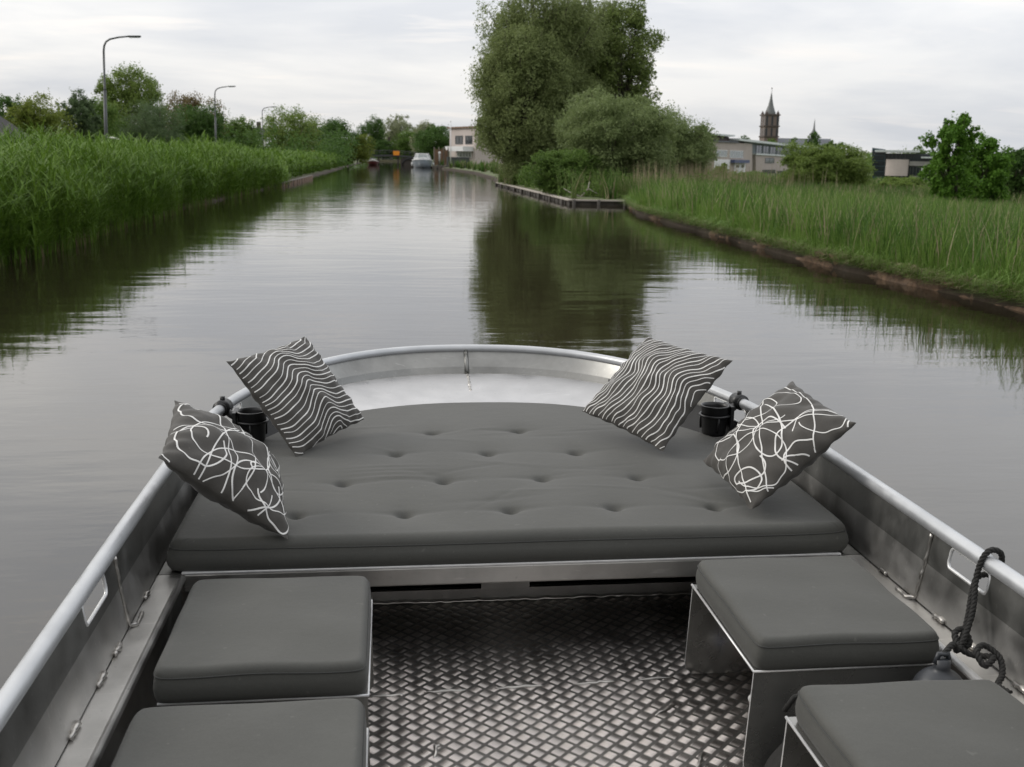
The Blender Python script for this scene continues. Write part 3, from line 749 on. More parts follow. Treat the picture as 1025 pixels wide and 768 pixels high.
tree_px(904, 176, 66, 72, 'low_shrub', 'low pale green shrub in front of the white roofed building', 'light', zbase=-.9, nleaf=10000, lsize=.15, cbot=.0, nblob=22, blob=.3, shape=.4, seed=67, cat='shrub', group=MD)
tree_px(862, 148, 22, 84, 'low_shrub', 'wispy half bare shrub left of the white roofed building', 'pale', zbase=-.9, nleaf=1400, lsize=.16, cbot=.0, nblob=16, blob=.3, seed=68, cat='shrub', group=MD, fringe=.3)
tree_px(748, 172, 44, 110, 'low_shrub', 'low hedge shrub below the white framed windows of the row house', 'mid', zbase=-.9, nleaf=5000, lsize=.2, cbot=.0, shape=.4, seed=69, cat='shrub', group=MD)
tree_px(722, 164, 22, 105, 'low_shrub', 'leafy shrub hiding the left corner of the row house', 'light', zbase=-.9, nleaf=4000, lsize=.2, cbot=.0, seed=70, cat='shrub', group=MD)
tree_px(786, 176, 40, 112, 'low_shrub', 'low dark shrub below the buff brick end of the row house', 'dark', zbase=-.9, nleaf=4500, lsize=.2, cbot=.0, shape=.4, seed=71, cat='shrub', group=MD)
CT = 'trees beside the church'
tree_px(773, 136, 16, 380, 'broadleaf_tree', 'small tree at the foot of the church tower', 'mid', nleaf=2500, lsize=.6, seed=72, cbot=.0, group=CT)
tree_px(794, 137, 14, 380, 'broadleaf_tree', 'small tree in front of the church roof between tower and small spire', 'mid', nleaf=2500, lsize=.6, seed=73, cbot=.0, group=CT)
tree_px(815, 131, 17, 370, 'broadleaf_tree', 'taller tree below the small spire of the church', 'dark', nleaf=3000, lsize=.6, seed=74, cbot=.0, group=CT)
tree_px(746, 136, 16, 330, 'broadleaf_tree', 'tree top showing over the flat roof left of the church tower', 'dark', nleaf=2500, lsize=.55, seed=75, cbot=.0, group=CT)
tree_px(921, 147, 20, 160, 'broadleaf_tree', 'small tree top behind the white roofed building', 'mid', nleaf=3000, lsize=.3, seed=76, cbot=.0, group=MD)

# ================================================================== BUILDINGS
class Facade:
    """vertical wall plane between two seen points; pieces are real boxes set on or into it"""
    def __init__(s, pxa, Ya, pxb, Yb):
        a, b = at(pxa, 160, Ya), at(pxb, 160, Yb)
        s.A = Vector((a.x, a.y, 0)); s.u = Vector((b.x - a.x, b.y - a.y, 0)); s.L = s.u.length; s.u.normalize()
        s.n = Vector((s.u.y, -s.u.x, 0))            # towards the viewer
        if s.n.y > 0: s.n = -s.n
        s.rz = math.atan2(s.u.y, s.u.x)
    def hit(s, px, py):
        x, y = unroll(px, py); d = FW + RT * (x / F) - UP * (y / F); o = Vector((0, 0, EYE))
        t = (s.A - o).dot(s.n) / d.dot(s.n); p = o + d * t
        return (p - s.A).dot(s.u), p.z
    def box(s, mb, u0, u1, z0, z1, d0, d1, mi=0):
        """d0 nearer face offset along normal, d1 further one"""
        c = s.A + s.u * (u0 + u1) / 2 + s.n * (d0 + d1) / 2
        mb.box((c.x, c.y, (z0 + z1) / 2), (abs(u1 - u0), abs(d0 - d1), abs(z1 - z0)), s.rz, mi)
    def rect(s, mb, x0, x1, y0, y1, d0, d1, mi=0):
        ua, zt = s.hit(x0, y0); ub, _ = s.hit(x1, y0); _, zb = s.hit(x0, y1)
        s.box(mb, ua, ub, zb, zt, d0, d1, mi)
    def poly(s, mb, pts, d0, d1, mi=0):
        P = [s.hit(*p) for p in pts]; n = len(P)
        f = [s.A + s.u * u + s.n * d0 + Vector((0, 0, z)) for u, z in P]; b = [s.A + s.u * u + s.n * d1 + Vector((0, 0, z)) for u, z in P]
        mb.add(f + b, [list(range(n)), list(range(2 * n - 1, n - 1, -1))] + [(i, n + i, n + (i + 1) % n, (i + 1) % n) for i in range(n)], mi)

def window(fc, root, x0, x1, y0, y1, d=0.06, bars=2, frame='white', pane='glass', name='window'):
    ua, zt = fc.hit(x0, y0); ub, _ = fc.hit(x1, y0); _, zb = fc.hit(x0, y1)
    t = min(0.09, (ub - ua) * 0.08)
    mb = MB()
    fc.box(mb, ua, ub, zt - t, zt, d, 0); fc.box(mb, ua, ub, zb, zb + t, d, 0)
    for k in range(bars + 1):
        u = ua + (ub - ua) * k / bars
        u0, u1 = (u, u + t) if k == 0 else ((u - t, u) if k == bars else (u - t / 2, u + t / 2))
        fc.box(mb, u0, u1, zb + t, zt - t, d, 0)
    w = mb.build(name, M[frame], root)
    g = MB(); fc.box(g, ua + t * .5, ub - t * .5, zb + t * .5, zt - t * .5, d * 0.4, 0.004)
    g.build('pane', M[pane], w)
    return w

# --- row house in the right background
def row_house():
    fc = Facade(714, 185, 832, 262); root = empty('row_house', tuple(fc.A) , 0, 'long row house with buff brick, dark glazing and pale roof edge below the church', 'house')
    root.location = (0, 0, 0)
    mb = MB(); fc.poly(mb, [(715, 142), (753, 144), (753, 186), (715, 184)], 0, -9); mb.build('end_house_wall', M['brick_buff'], root)
    mb = MB(); fc.poly(mb, [(753.2, 142), (829, 150), (829, 180), (753.2, 182)], -1.6, -9); mb.build('glazed_storey', M['teal'], root)
    mb = MB(); fc.poly(mb, [(757, 155), (832, 159), (832, 181), (757, 180)], -0.1, -1.5); mb.build('balcony_wall', M['brick_buff'], root)
    mb = MB(); fc.poly(mb, [(720, 135.6), (737, 137.2), (737, 143), (720, 141.6)], -1.4, -7); mb.build('penthouse', M['brick_dark'], root)
    mb = MB(); fc.poly(mb, [(718.5, 133.6), (739, 135.3), (739, 137.0), (718.5, 135.4)], -0.6, -8); mb.build('penthouse_roof', M['roof_white'], root)
    mb = MB(); fc.poly(mb, [(737.5, 138.6), (831, 149.2), (831, 151.0), (737.5, 140.8)], 0.5, -10); mb.build('roof', M['roof_white'], root)
    mb = MB(); fc.poly(mb, [(715, 140.8), (738, 141.8), (738, 143.0), (715, 142.1)], 0.3, -9.5); mb.build('end_house_roof', M['slate'], root)
    window(fc, root, 717, 728, 150, 157, bars=3, pane='glass_lit'); window(fc, root, 730.5, 744, 150.5, 158, bars=4, pane='glass_lit')
    window(fc, root, 717, 729, 165, 172, bars=3, pane='glass_lit')
    m = MB(); fc.rect(m, 731, 746, 160.0, 163.2, 0.9, 0.02); m.build('awning', M['blue'], root)
    d = MB(); fc.rect(d, 735, 746, 163.6, 177, 0.1, 0.01); dd = d.build('door', M['white'], root)
    for (x0, x1) in ((736.5, 739.5), (741.5, 744.5)):
        g = MB(); fc.rect(g, x0, x1, 165, 168, 0.13, 0.09); g.build('door_window', M['glass'], dd)
    m = MB(); fc.rect(m, 715.3, 731, 159.5, 184, 0.03, -0.02); m.build('painted_ground_floor', M['white'], root)
    fb = Facade(714, 185, 832, 262); fb.A = fb.A + fb.n * -0.1
    window(fb, root, 766, 775, 158, 163.5, bars=2, frame='dark_metal'); window(fb, root, 783, 792, 159, 164.5, bars=2, frame='dark_metal')
    window(fb, root, 763, 776, 170, 177, bars=4, frame='dark_metal'); window(fb, root, 778, 790, 171, 177.5, bars=4, frame='dark_metal')
    m = MB(); fc.poly(m, [(756.5, 153.6), (832, 158), (832, 159.3), (756.5, 155)], 0.15, -1.5); m.build('balcony_coping', M['roof_white'], root)
    fg = Facade(714, 185, 832, 262); fg.A = fg.A + fg.n * -1.6
    for i, x in enumerate((757, 764, 771, 778, 785, 792, 799, 806)):
        window(fg, root, x, x + 5.6, 145.2 + i * .75, 154 + i * .5, bars=2, frame='dark_metal')
row_house()

def pavilion():
    fc = Facade(872, 130, 938, 126.5); root = empty('office_building', (0, 0, 0), 0, 'small modern building with a dark teal end block, curved pale wall and white flat roof', 'building')
    mb = MB(); fc.poly(mb, [(873, 148), (886, 149.6), (886, 182), (873, 180)], 0, -6); mb.build('teal_block', M['teal'], root)
    for k in range(5):
        g = MB(); fc.rect(g, 873.5, 885.4, 150.5 + k * 5.4, 155 + k * 5.4, 0.05, 0.005); g.build('window_band', M['glass'], root)
    mb = MB()
    for k in range(10):
        a0, a1 = PI * k / 10, PI * (k + 1) / 10
        ua, zt = fc.hit(887, 159.5); ub, _ = fc.hit(910, 159.5); cu = (ua + ub) / 2; r = (ub - ua) / 2
        p0 = fc.A + fc.u * (cu - r * math.cos(a0)) + fc.n * (r * 0.45 * math.sin(a0)); p1 = fc.A + fc.u * (cu - r * math.cos(a1)) + fc.n * (r * 0.45 * math.sin(a1))
        mb.add([p0, p1, p1 + Vector((0, 0, zt)), p0 + Vector((0, 0, zt))], [(0, 1, 2, 3)])
    mb.build('curved_wall', M['brick_pink'], root)
    mb = MB(); fc.rect(mb, 886.3, 934, 153.5, 182, -0.3, -6); mb.build('clerestory', M['glass'], root)
    mb = MB(); fc.rect(mb, 910.3, 936, 161.5, 166, -0.02, -0.25); fc.rect(mb, 910.3, 936, 176.3, 182, -0.02, -0.25); mb.build('front_wall', M['concrete'], root)
    mb = MB(); fc.rect(mb, 876, 921, 150.2, 152.2, 0.8, -6.5); mb.build('roof', M['roof_white'], root)
    mb = MB(); fc.rect(mb, 922, 940, 157, 158.4, 0.4, -6.2); mb.build('side_roof', M['roof_white'], root)
    fw = Facade(872, 130, 938, 126.5); fw.A = fw.A + fw.n * -0.25
    window(fw, root, 911, 921, 166.3, 176, bars=3, frame='dark_metal')
    m = MB(); fc.rect(m, 922.3, 931.5, 168, 175.5, -0.02, -0.2); m.build('white_panel', M['white'], root)
    m = MB(); fc.rect(m, 903, 905, 160, 182, 0.5, 0.3); m.build('drainpipe', M['dark_metal'], root)
    for x in (889, 893, 897, 901, 906, 912):
        m = MB(); fc.rect(m, x, x + .7, 153.5, 159, -0.2, -0.28); m.build('mullion', M['dark_metal'], root)
pavilion()

def church():
    Y = 420.0; root = empty('church', (at(768, 160, Y).x, Y, 0.4), 0, 'brick church with a square tower, slate spire and long roof on the skyline', 'church')
    s = Y / F; X0 = root.location.x
    def zz(py, px=768): return at(px, py, Y).z - 0.4
    def xx(px): return at(px, 140, Y).x - X0
    h = zz(114.5); w = 14.2 * s
    mb = MB(); mb.box((0, 0, h / 2), (w, w, h)); tw = mb.build('tower', M['brick_red'], root)
    for zf in (0.55, 0.76, 0.985):
        mb = MB(); mb.box((0, 0, h * zf), (w + 0.7, w + 0.7, 0.5)); mb.build('cornice', M['brick_dark'], tw)
    for i in (-1, 0, 1):
        for (z0, hh) in ((h * .87, 4.2), (h * .65, 3.4)):
            for face in (0, 1):
                m = MB()
                prof = [(-.38, -hh / 2), (.38, -hh / 2), (.38, hh / 2 - .6), (0, hh / 2), (-.38, hh / 2 - .6)]
                P = []
                for d in (w / 2 + .06, w / 2 - .3):
                    for (a, b) in prof: P.append((i * 2.2 + a, -d, z0 + b) if face == 0 else (-d, i * 2.2 + a, z0 + b))
                m.add(P, [range(5), range(9, 4, -1)] + [(k, 5 + k, 5 + (k + 1) % 5, (k + 1) % 5) for k in range(5)])
                m.build('belfry_opening', M['glass'], tw)
    for sx in (-1, 1):
        for sy in (-1, 1):
            m = MB(); m.lathe([(.6, 0), (.6, .6), (.4, .7), (0, 1.6)], (sx * (w / 2 - .5), sy * (w / 2 - .5), h), 6); m.build('pinnacle', M['brick_dark'], tw)
    hs = zz(92.5) - h
    m = MB(); m.lathe([(w * .40, 0), (w * .40, .5), (w * .33, 1.4), (w * .19, hs * .42), (w * .08, hs * .75), (0.12, hs)], (0, 0, h), 8); sp = m.build('spire', M['spire'], root)
    m = MB(); m.tube([(0, 0, h + hs - .2), (0, 0, h + hs + 1.6)], .07, 6); m.blob((0, 0, h + hs + 1.6), .25); m.build('weathervane', M['dark_metal'], sp)
    # nave: gable roof running right
    xa, xb = xx(777.5), xx(834); zr = zz(138.5, 800); ze = zz(150, 800); d = 8
    m = MB(); m.box(((xa + xb) / 2, 3, ze / 2), (xb - xa, 2 * d - .8, ze)); m.build('nave', M['brick_red'], root)
    m = MB(); m.add([(xa, 3 - d, ze - .3), (xb, 3 - d, ze - .3), (xb, 3, zr), (xa, 3, zr), (xa, 3 + d, ze - .3), (xb, 3 + d, ze - .3)], [(0, 1, 2, 3), (3, 2, 5, 4), (0, 3, 4), (1, 5, 2)]); rf = m.build('roof', M['slate'], root)
    xt = xx(817); z0 = zr - 1.0; zt = zz(119, 817)
    m = MB(); m.lathe([(1.3, 0), (1.3, 2.6), (1.75, 2.8), (1.0, 3.6), (.45, (zt - z0) * .55), (.05, zt - z0)], (xt, 3, z0), 8); m.build('small_spire', M['spire'], rf)
church()

def gable_house(name, px, Y, wpx, y_eave, y_ridge, wall, roof, label, depth=8, side=False, zb=0.5, wins=()):
    p = at(px, 150, Y); s = Y / F; w = wpx * s
    ze = at(px, y_eave, Y).z; zr = at(px, y_ridge, Y).z
    root = empty(name, (p.x, Y, zb), 0, label, 'house'); ze -= zb; zr -= zb
    m = MB()
    if not side:
        m.add([(-w / 2, 0, -.3), (w / 2, 0, -.3), (w / 2, 0, ze), (0, 0, zr - .12), (-w / 2, 0, ze), (-w / 2, depth, -.3), (w / 2, depth, -.3), (w / 2, depth, ze), (0, depth, zr - .12), (-w / 2, depth, ze)],
              [(0, 1, 2, 3, 4), (9, 8, 7, 6, 5), (0, 5, 6, 1), (1, 6, 7, 2), (4, 9, 5, 0)])
        m.build('wall', M[wall], root)
        k = (zr - ze) / (w / 2); o = .35; t = .14
        r = MB()
        for sg in (-1, 1):
            P = [(0, -o, zr), (sg * (w / 2 + o), -o, ze - k * o), (sg * (w / 2 + o), depth + o, ze - k * o), (0, depth + o, zr)]
            r.add(P + [(x, y, z - t) for x, y, z in P], [(0, 1, 2, 3), (7, 6, 5, 4), (0, 4, 5, 1), (1, 5, 6, 2), (2, 6, 7, 3)])
        rf = r.build('roof', M[roof], root)
        b = MB()
        for sg in (-1, 1): b.tube([(0, -o - .03, zr - .05), (sg * (w / 2 + o), -o - .03, ze - k * o - .05)], .07, 4)
        b.build('barge_board', M['white'], rf)
    else:
        m.box((0, depth / 2, ze / 2 - .15), (w, depth, ze + .3)); m.build('wall', M[wall], root)
        r = MB(); o = .3
        r.add([(-w / 2 - o, -o, ze - .1), (w / 2 + o, -o, ze - .1), (w / 2 + o, depth / 2, zr), (-w / 2 - o, depth / 2, zr), (-w / 2 - o, depth + o, ze - .1), (w / 2 + o, depth + o, ze - .1)],
              [(0, 1, 2, 3), (3, 2, 5, 4), (0, 3, 4), (1, 5, 2), (0, 4, 5, 1)])
        rf = r.build('roof', M[roof], root)
    c = MB(); c.box((w * .2, depth / 2, zr + .3), (.6, .6, 1.2)); c.build('chimney', M['brick_dark'], rf)
    for (fx, fz, ww, hh) in wins:
        f = MB()
        for (cx_, cz_, a, b) in ((0, hh / 2, ww, .08), (0, -hh / 2, ww, .08), (-ww / 2, 0, .08, hh), (ww / 2, 0, .08, hh), (0, 0, .06, hh)):
            f.box((fx * w / 2 + cx_, -.04, fz * ze + cz_), (a, .1 if b < hh else .09, b))
        wn = f.build('window', M['white'], root)
        g = MB(); g.box((fx * w / 2, -.015, fz * ze), (ww - .06, .04, hh - .06)); g.build('pane', M['glass'], wn)
gable_house('brick_house', -88, 62, 100, 132, 92, 'brick_dark', 'tile_dark', 'dark house gable with a sloping roof at the left edge of the view', 10, wins=((.5, .62, 1.2, 1.1), (.0, .62, 1.2, 1.1)))
gable_house('white_house', 254, 165, 15, 136.5, 127.5, 'white', 'tile_dark', 'white house with a dark roof between trees right of the second street lamp', 7, True, wins=((-.5, .7, .9, .8), (.4, .7, .9, .8)))
gable_house('ochre_house', 311, 172, 17, 137, 129, 'yellow_paint', 'wood_brown', 'house with an ochre yellow wall and brown roof left of the dark round tree', 7, True, wins=((-.4, .65, 1.0, .9), (.45, .65, 1.0, .9)))
gable_house('white_house', 387, 272, 12, 147, 140.5, 'white', 'slate', 'white gabled house seen just above the middle of the bridge', 8, wins=((-.3, .75, .8, 1.0), (.4, .45, .8, 1.0)))

def quay_house():
    fc = Facade(450, 151, 478, 143); root = empty('brick_house', (0, 0, 0), 0, 'pink brick house with a flat roof on the quay left of the big willows', 'house')
    m = MB(); fc.rect(m, 450, 476, 128.5, 166, 0, -8); m.build('wall', M['brick_pink'], root)
    m = MB(); fc.rect(m, 449.3, 477, 127.4, 128.9, .3, -8.3); m.build('roof', M['wood_brown'], root)
    window(fc, root, 456, 463.5, 136, 144.5, bars=2, frame='dark_metal', pane='glass'); window(fc, root, 466, 473, 136, 144.5, bars=2, frame='dark_metal')
    m = MB(); fc.rect(m, 456, 474, 146.8, 151.5, 1.6, 0.02); b = m.build('balcony', M['white'], root)
    window(fc, root, 457.5, 472, 152, 157.5, bars=5, pane='glass_lit')
quay_house()
def garden_wall():
    fc = Facade(448, 138, 470, 139.5); m = MB(); fc.rect(m, 448, 470, 157.2, 168, 0, -.25); m2 = MB()
    o = m.build('garden_wall', M['dark_metal']); tag(o, 'low dark grey wall in front of the pink brick house', 'wall')
    fd = Facade(433, 146, 449, 147); root = empty('wooden_fence', (0, 0, 0), 0, 'brown wooden fence between the cruiser and the pink brick house', 'fence')
    ua, zt = fd.hit(434, 149.5); ub, _ = fd.hit(448, 149.5); m = MB(); k = 0; u = ua
    while u < ub:
        fd.box(m, u, u + .17, .3, zt + .1 * math.sin(k * 2.3), .02, -.01); u += .19; k += 1
    m.build('boards', M['wood_brown'], root)
    for i in range(4):
        m = MB(); uu = ua + (ub - ua) * i / 3; fd.box(m, uu, uu + .12, .2, zt + .3, .14, .03); m.build('post', M['wood'], root)
    p = at(451, 158, 137); zt = at(450.5, 122, 137).z
    root = empty('flagpole', (p.x, 137, .35), 0, 'slim white flagpole in front of the pink brick house', 'pole')
    m = MB(); m.tube([(0, 0, 0), (0, 0, zt - .35)], [.07, .045], 8); m.build('shaft', M['white'], root)
    m = MB(); m.blob((0, 0, zt - .3), .08); m.build('finial', M['white'], root)
    p = at(440, 150, 143); root = empty('garden_post', (p.x, 143, .35), 0, 'short pale post beside the brown fence behind the cruiser', 'post')
    m = MB(); m.tube([(0, 0, 0), (0, 0, 1.5)], .12, 8); m.build('shaft', M['concrete'], root); m = MB(); m.blob((0, 0, 1.6), .17); m.build('cap', M['white'], root)
garden_wall()
def quay():
    root = empty('quay_edge', (5.4, 128, 0), 0, 'low timber quay edge below the pink brick house', 'quay')
    xa, xb = at(433, 167, 133).x, at(470, 167, 131).x
    m = MB(); m.box(((xa + xb) / 2 - 5.4, 4.5, .14), (xb - xa, .25, .5)); m.build('planking', M['wood'], root)
    for i in range(9):
        m = MB(); m.tube([(xa - 5.4 + (xb - xa) * i / 8, 4.3, -.3), (xa - 5.4 + (xb - xa) * i / 8, 4.3, .5)], .09, 7); m.build('pile', M['wood_dark'], root)
quay()

# --- bridge, sign, boats far down the canal
def bridge():
    Y = 172.0; x0, x1 = at(360, 157, Y).x, at(430, 158, Y).x
    root = empty('footbridge', ((x0 + x1) / 2, Y, 0), 0, 'low arched dark bridge with railings across the far end of the canal', 'bridge')
    L = x1 - x0; n = 14
    def zt(t): return 1.22 + .42 * (1 - (2 * t - .85) ** 2)
    m = MB()
    for i in range(n):
        a, b = i / n, (i + 1) / n; xa, xb = -L / 2 + L * a, -L / 2 + L * b
        P = [(xa, -1.2, zt(a)), (xb, -1.2, zt(b)), (xb, 1.2, zt(b)), (xa, 1.2, zt(a))]
        m.add(P + [(x, y, z - .32) for x, y, z in P], [(0, 1, 2, 3), (7, 6, 5, 4), (0, 4, 5, 1), (2, 6, 7, 3)])
    m.build('deck', M['dark_metal'], root)
    for sy in (-1.15, 1.15):
        m = MB(); m.tube([(-L / 2 + L * i / n, sy, zt(i / n) + .62) for i in range(n + 1)], .045, 6)
        m.tube([(-L / 2 + L * i / n, sy, zt(i / n) + .32) for i in range(n + 1)], .025, 5)
        rl = m.build('railing', M['dark_metal'], root)
        for i in range(0, n + 1):
            m = MB(); m.tube([(-L / 2 + L * i / n, sy, zt(i / n)), (-L / 2 + L * i / n, sy, zt(i / n) + .64)], .035, 5); m.build('baluster', M['dark_metal'], rl)
    for px in (398.5, 379):
        x = at(px, 160, Y).x - root.location.x
        m = MB(); m.tube([(x, -.9, -.8), (x, -.9, 1.3)], .14, 8); m.tube([(x, .9, -.8), (x, .9, 1.3)], .14, 8); m.build('pile', M['wood_dark'], root)
    # solid right abutment with a round culvert mouth
    xa = at(401, 160, Y).x - root.location.x; xb = at(416, 160, Y).x - root.location.x
    m = MB(); m.box(((xa + xb) / 2, 0, .3), (xb - xa, 2.2, 1.7)); ab = m.build('abutment', M['wood_dark'], root)
    m = MB(); m.tube([((xa + xb) / 2 + .9 * math.cos(PI * k / 12), -1.16, .1 + .9 * math.sin(PI * k / 12)) for k in range(13)], .13, 6); m.build('culvert_ring', M['black'], ab)
    p = at(396.7, 153.4, Y - 1.4)
    root2 = empty('warning_sign', (p.x, Y - 1.4, p.z), 0, 'small orange sign board hanging on the middle of the bridge', 'sign')
    m = MB(); m.box((0, 0, 0), (.98, .05, .66)); m.build('board', M['orange'], root2, .01)
    m = MB()
    for sx in (-.3, .3): m.box((sx, .06, 0), (.06, .06, .95))
    m.build('bracket', M['dark_metal'], root2)
bridge()

def hull_loft(mb, secs, mi=0):
    """secs: list of (y, [(x,z)...]) half sections, mirrored"""
    rows = []
    for y, s in secs: rows.append([(-x, y, z) for x, z in s][::-1] + [(x, y, z) for x, z in s])
    nc = len(rows[0]); vs = [p for r in rows for p in r]; fs = []
    for i in range(len(rows) - 1):
        for k in range(nc - 1): fs.append((i * nc + k, i * nc + k + 1, (i + 1) * nc + k + 1, (i + 1) * nc + k))
    fs.append(list(range(nc))); fs.append([(len(rows) - 1) * nc + k for k in range(nc)][::-1])
    mb.add(vs, fs, mi, True)

def cruiser():
    p = at(423.7, 168, 139); root = empty('cabin_cruiser', (p.x, 139, 0), 0, 'white and grey cabin cruiser moored bow on at the right end of the bridge', 'motor boat')
    b = 1.33
    m = MB(); hull_loft(m, [(-.4, [(.02, .3), (.06, .7), (.14, 1.05)]), (.4, [(.25, .0), (.6, .5), (.82, 1.02)]), (1.4, [(.7, -.2), (1.0, .4), (1.18, .98)]), (3, [(.95, -.25), (1.2, .35), (b, .92)]), (8, [(.95, -.25), (1.15, .35), (1.25, .88)])])
    m.build('hull', M['hull_grey'], root)
    m = MB(); m.tube([(-1.25, 8, .9), (-b, 3, .95), (-1.18, 1.4, 1.0), (-.82, .4, 1.04), (0, -.42, 1.08), (.82, .4, 1.04), (1.18, 1.4, 1.0), (b, 3, .95), (1.25, 8, .9)], .06, 6); m.build('rubbing_strake', M['white'], root)
    m = MB(); m.prism([(-1.0, 1.5), (-.55, .7), (.55, .7), (1.0, 1.5), (1.1, 6.8), (-1.1, 6.8)], .9, 1.28); m.build('deckhouse', M['white'], root, .06)
    m = MB(); P = [(-.98, 2.2), (-.7, 1.75), (.7, 1.75), (.98, 2.2), (1.0, 6.0), (-1.0, 6.0)]; Q = [(x * .82, y + .45) for x, y in P]
    m.add([(x, y, 1.28) for x, y in P] + [(x, y, 1.72) for x, y in Q], [(i, (i + 1) % 6, 6 + (i + 1) % 6, 6 + i) for i in range(6)]); wh = m.build('windscreen', M['glass_lit'], root)
    m = MB(); m.prism([(x * 1.05, y) for x, y in Q], 1.72, 1.84); m.build('cabin_roof', M['white'], root, .03)
    m = MB()
    for i in range(6):
        a, c = P[i], Q[i]; m.tube([(a[0], a[1], 1.28), (c[0], c[1], 1.72)], .04, 5)
    m.build('window_post', M['white'], wh)
    m = MB(); pts = [(-1.1, 2.5, 1.45), (-.9, 1.0, 1.5), (0, -.3, 1.55), (.9, 1.0, 1.5), (1.1, 2.5, 1.45)]
    m.tube(pts, .025, 5)
    for q in pts: m.tube([q, (q[0], q[1], 1.0)], .02, 5)
    m.build('bow_rail', M['rail'], root)
    for sx in (-1, 1):
        m = MB(); m.lathe([(0, -.3), (.12, -.2), (.12, .2), (0, .3)], (sx * 1.38, 2.4, .45), 8); m.build('fender', M['white'], root)
cruiser()
def skiff():
    p = at(373, 164, 163); root = empty('open_boat', (p.x, 163, 0), 0, 'small dark red boat with a pale cover lying under the left half of the bridge', 'boat')
    m = MB(); hull_loft(m, [(-.2, [(.05, .2), (.3, .5), (.4, .62)]), (1.0, [(.5, -.1), (.8, .3), (.9, .55)]), (4.5, [(.6, -.1), (.85, .3), (.95, .5)])]); m.build('hull', M['red_dark'], root)
    m = MB(); m.add([(-.85, .5, .56), (.85, .5, .56), (.95, 4.4, .54), (-.95, 4.4, .54), (0, .5, .85), (0, 4.4, .95)], [(0, 4, 5, 3), (4, 1, 2, 5), (0, 1, 4), (3, 5, 2)]); m.build('cover', M['concrete'], root)
    m = MB(); m.tube([(-.5, 2.6, .6), (-.45, 2.7, 1.0), (.45, 2.7, 1.0), (.5, 2.6, .6)], .03, 5); m.build('frame', M['rail'], root)
skiff()

# --- street lamps
def street_lamp():
    root = empty('street_lamp', (0, 0, .5), 0, None, 'street lamp', 'street lamps along the road on the left')
    m = MB(); m.tube([(0, 0, -.3), (0, 0, 3.9)], [.085, .075], 10); m.tube([(0, 0, 0), (0, 0, .9)], .10, 10); m.build('lower_pole', M['pole'], root)
    m = MB(); m.tube([(0, 0, 3.9), (0, 0, 4.0)], [.075, .05], 10); pts = [(0, 0, 4.0), (0, 0, 5.7), (.03, 0, 5.95), (.12, 0, 6.14), (.3, 0, 6.27), (.7, 0, 6.38), (1.15, 0, 6.45)]
    m.tube(pts, [.05, .048, .046, .044, .042, .04, .036], 10); m.build('upper_pole', M['pole'], root)
    m = MB(); m.box((1.42, 0, 6.465), (.62, .18, .08), M=Matrix.Rotation(-.06, 3, 'Y')); hd = m.build('lamp_head', M['pole'], root, .03)
    m = MB(); m.box((1.44, 0, 6.42), (.46, .13, .03), M=Matrix.Rotation(-.06, 3, 'Y')); m.build('diffuser', M['glass_lit'], hd)
    return root
L0 = street_lamp()
def copy_tree(o, parent=None):
    c = o.copy(); COL.objects.link(c); c.parent = parent
    for ch in [k for k in bpy.data.objects if k.parent == o]: copy_tree(ch, c)
    return c
LD = [(105, 138, 54, 'nearest and tallest street lamp, in front of the tallest light green tree'), (215.5, 137, 94, 'second street lamp, beside the dark rounded tree in the middle of the left bank'), (263.5, 150, 136, 'farthest and smallest street lamp, near the white house')]
for i, (px, py, Y, lb) in enumerate(LD):
    o = L0 if i == 0 else copy_tree(L0)
    p = at(px, py, Y); o.location = (p.x, Y, .5 + .1 * i); o.rotation_euler = (0, math.radians(2.0 - .9 * i), 0); o['label'] = lb

# --- wooden edges of the banks
def jetty():
    root = empty('wooden_jetty', (6.3, 36.5, 0), 0, 'weathered wooden sheet piling with a pale top board round the wooded point', 'jetty')
    segs = [((8.7, 36.25), (6.36, 36.6)), ((6.36, 36.6), (6.26, 60.5))]
    mp = MB(); mt = MB()
    for (a, b) in segs:
        a, b = Vector((*a, 0)), Vector((*b, 0)); L = (b - a).length; u = (b - a) / L; n = Vector((u.y, -u.x, 0)); k = 0; s = 0.0
        while s < L - .05:
            wd = min(.28, L - s); c = a + u * (s + wd / 2) - root.location; jit = .012 * ((k * 7) % 3 - 1)
            mp.box((c.x + n.x * jit, c.y + n.y * jit, -.19 + .010 * ((k * 5) % 4)), (wd - .012, .06, .60), math.atan2(u.y, u.x)); s += wd; k += 1
        c = (a + b) / 2 - root.location
        mt.box((c.x, c.y, .150 + (.004 if a.x > 8 else 0)), (L + .1, .20, .055), math.atan2(u.y, u.x))
    mp.build('planks', M['wood_dark'], root); mt.build('capping_board', M['wood_pale'], root, .008)
    for i in range(9):
        y = 37.6 + i * 2.85; m = MB(); m.tube([(-.08 - .06 * i / 9 , y - 36.5, -.6), (-.08 - .06 * i / 9, y - 36.5, .13 + .01 * (i % 3))], .06, 8); m.build('pile', M['wood_dark'], root)
    for x in (6.45, 7.3, 8.2):
        m = MB(); m.tube([(x - 6.3, -.14 - (x - 6.36) * .15 + .1, -.6), (x - 6.3, -.14 - (x - 6.36) * .15 + .1, .18)], .06, 8); m.build('pile', M['wood_dark'], root)
jetty()
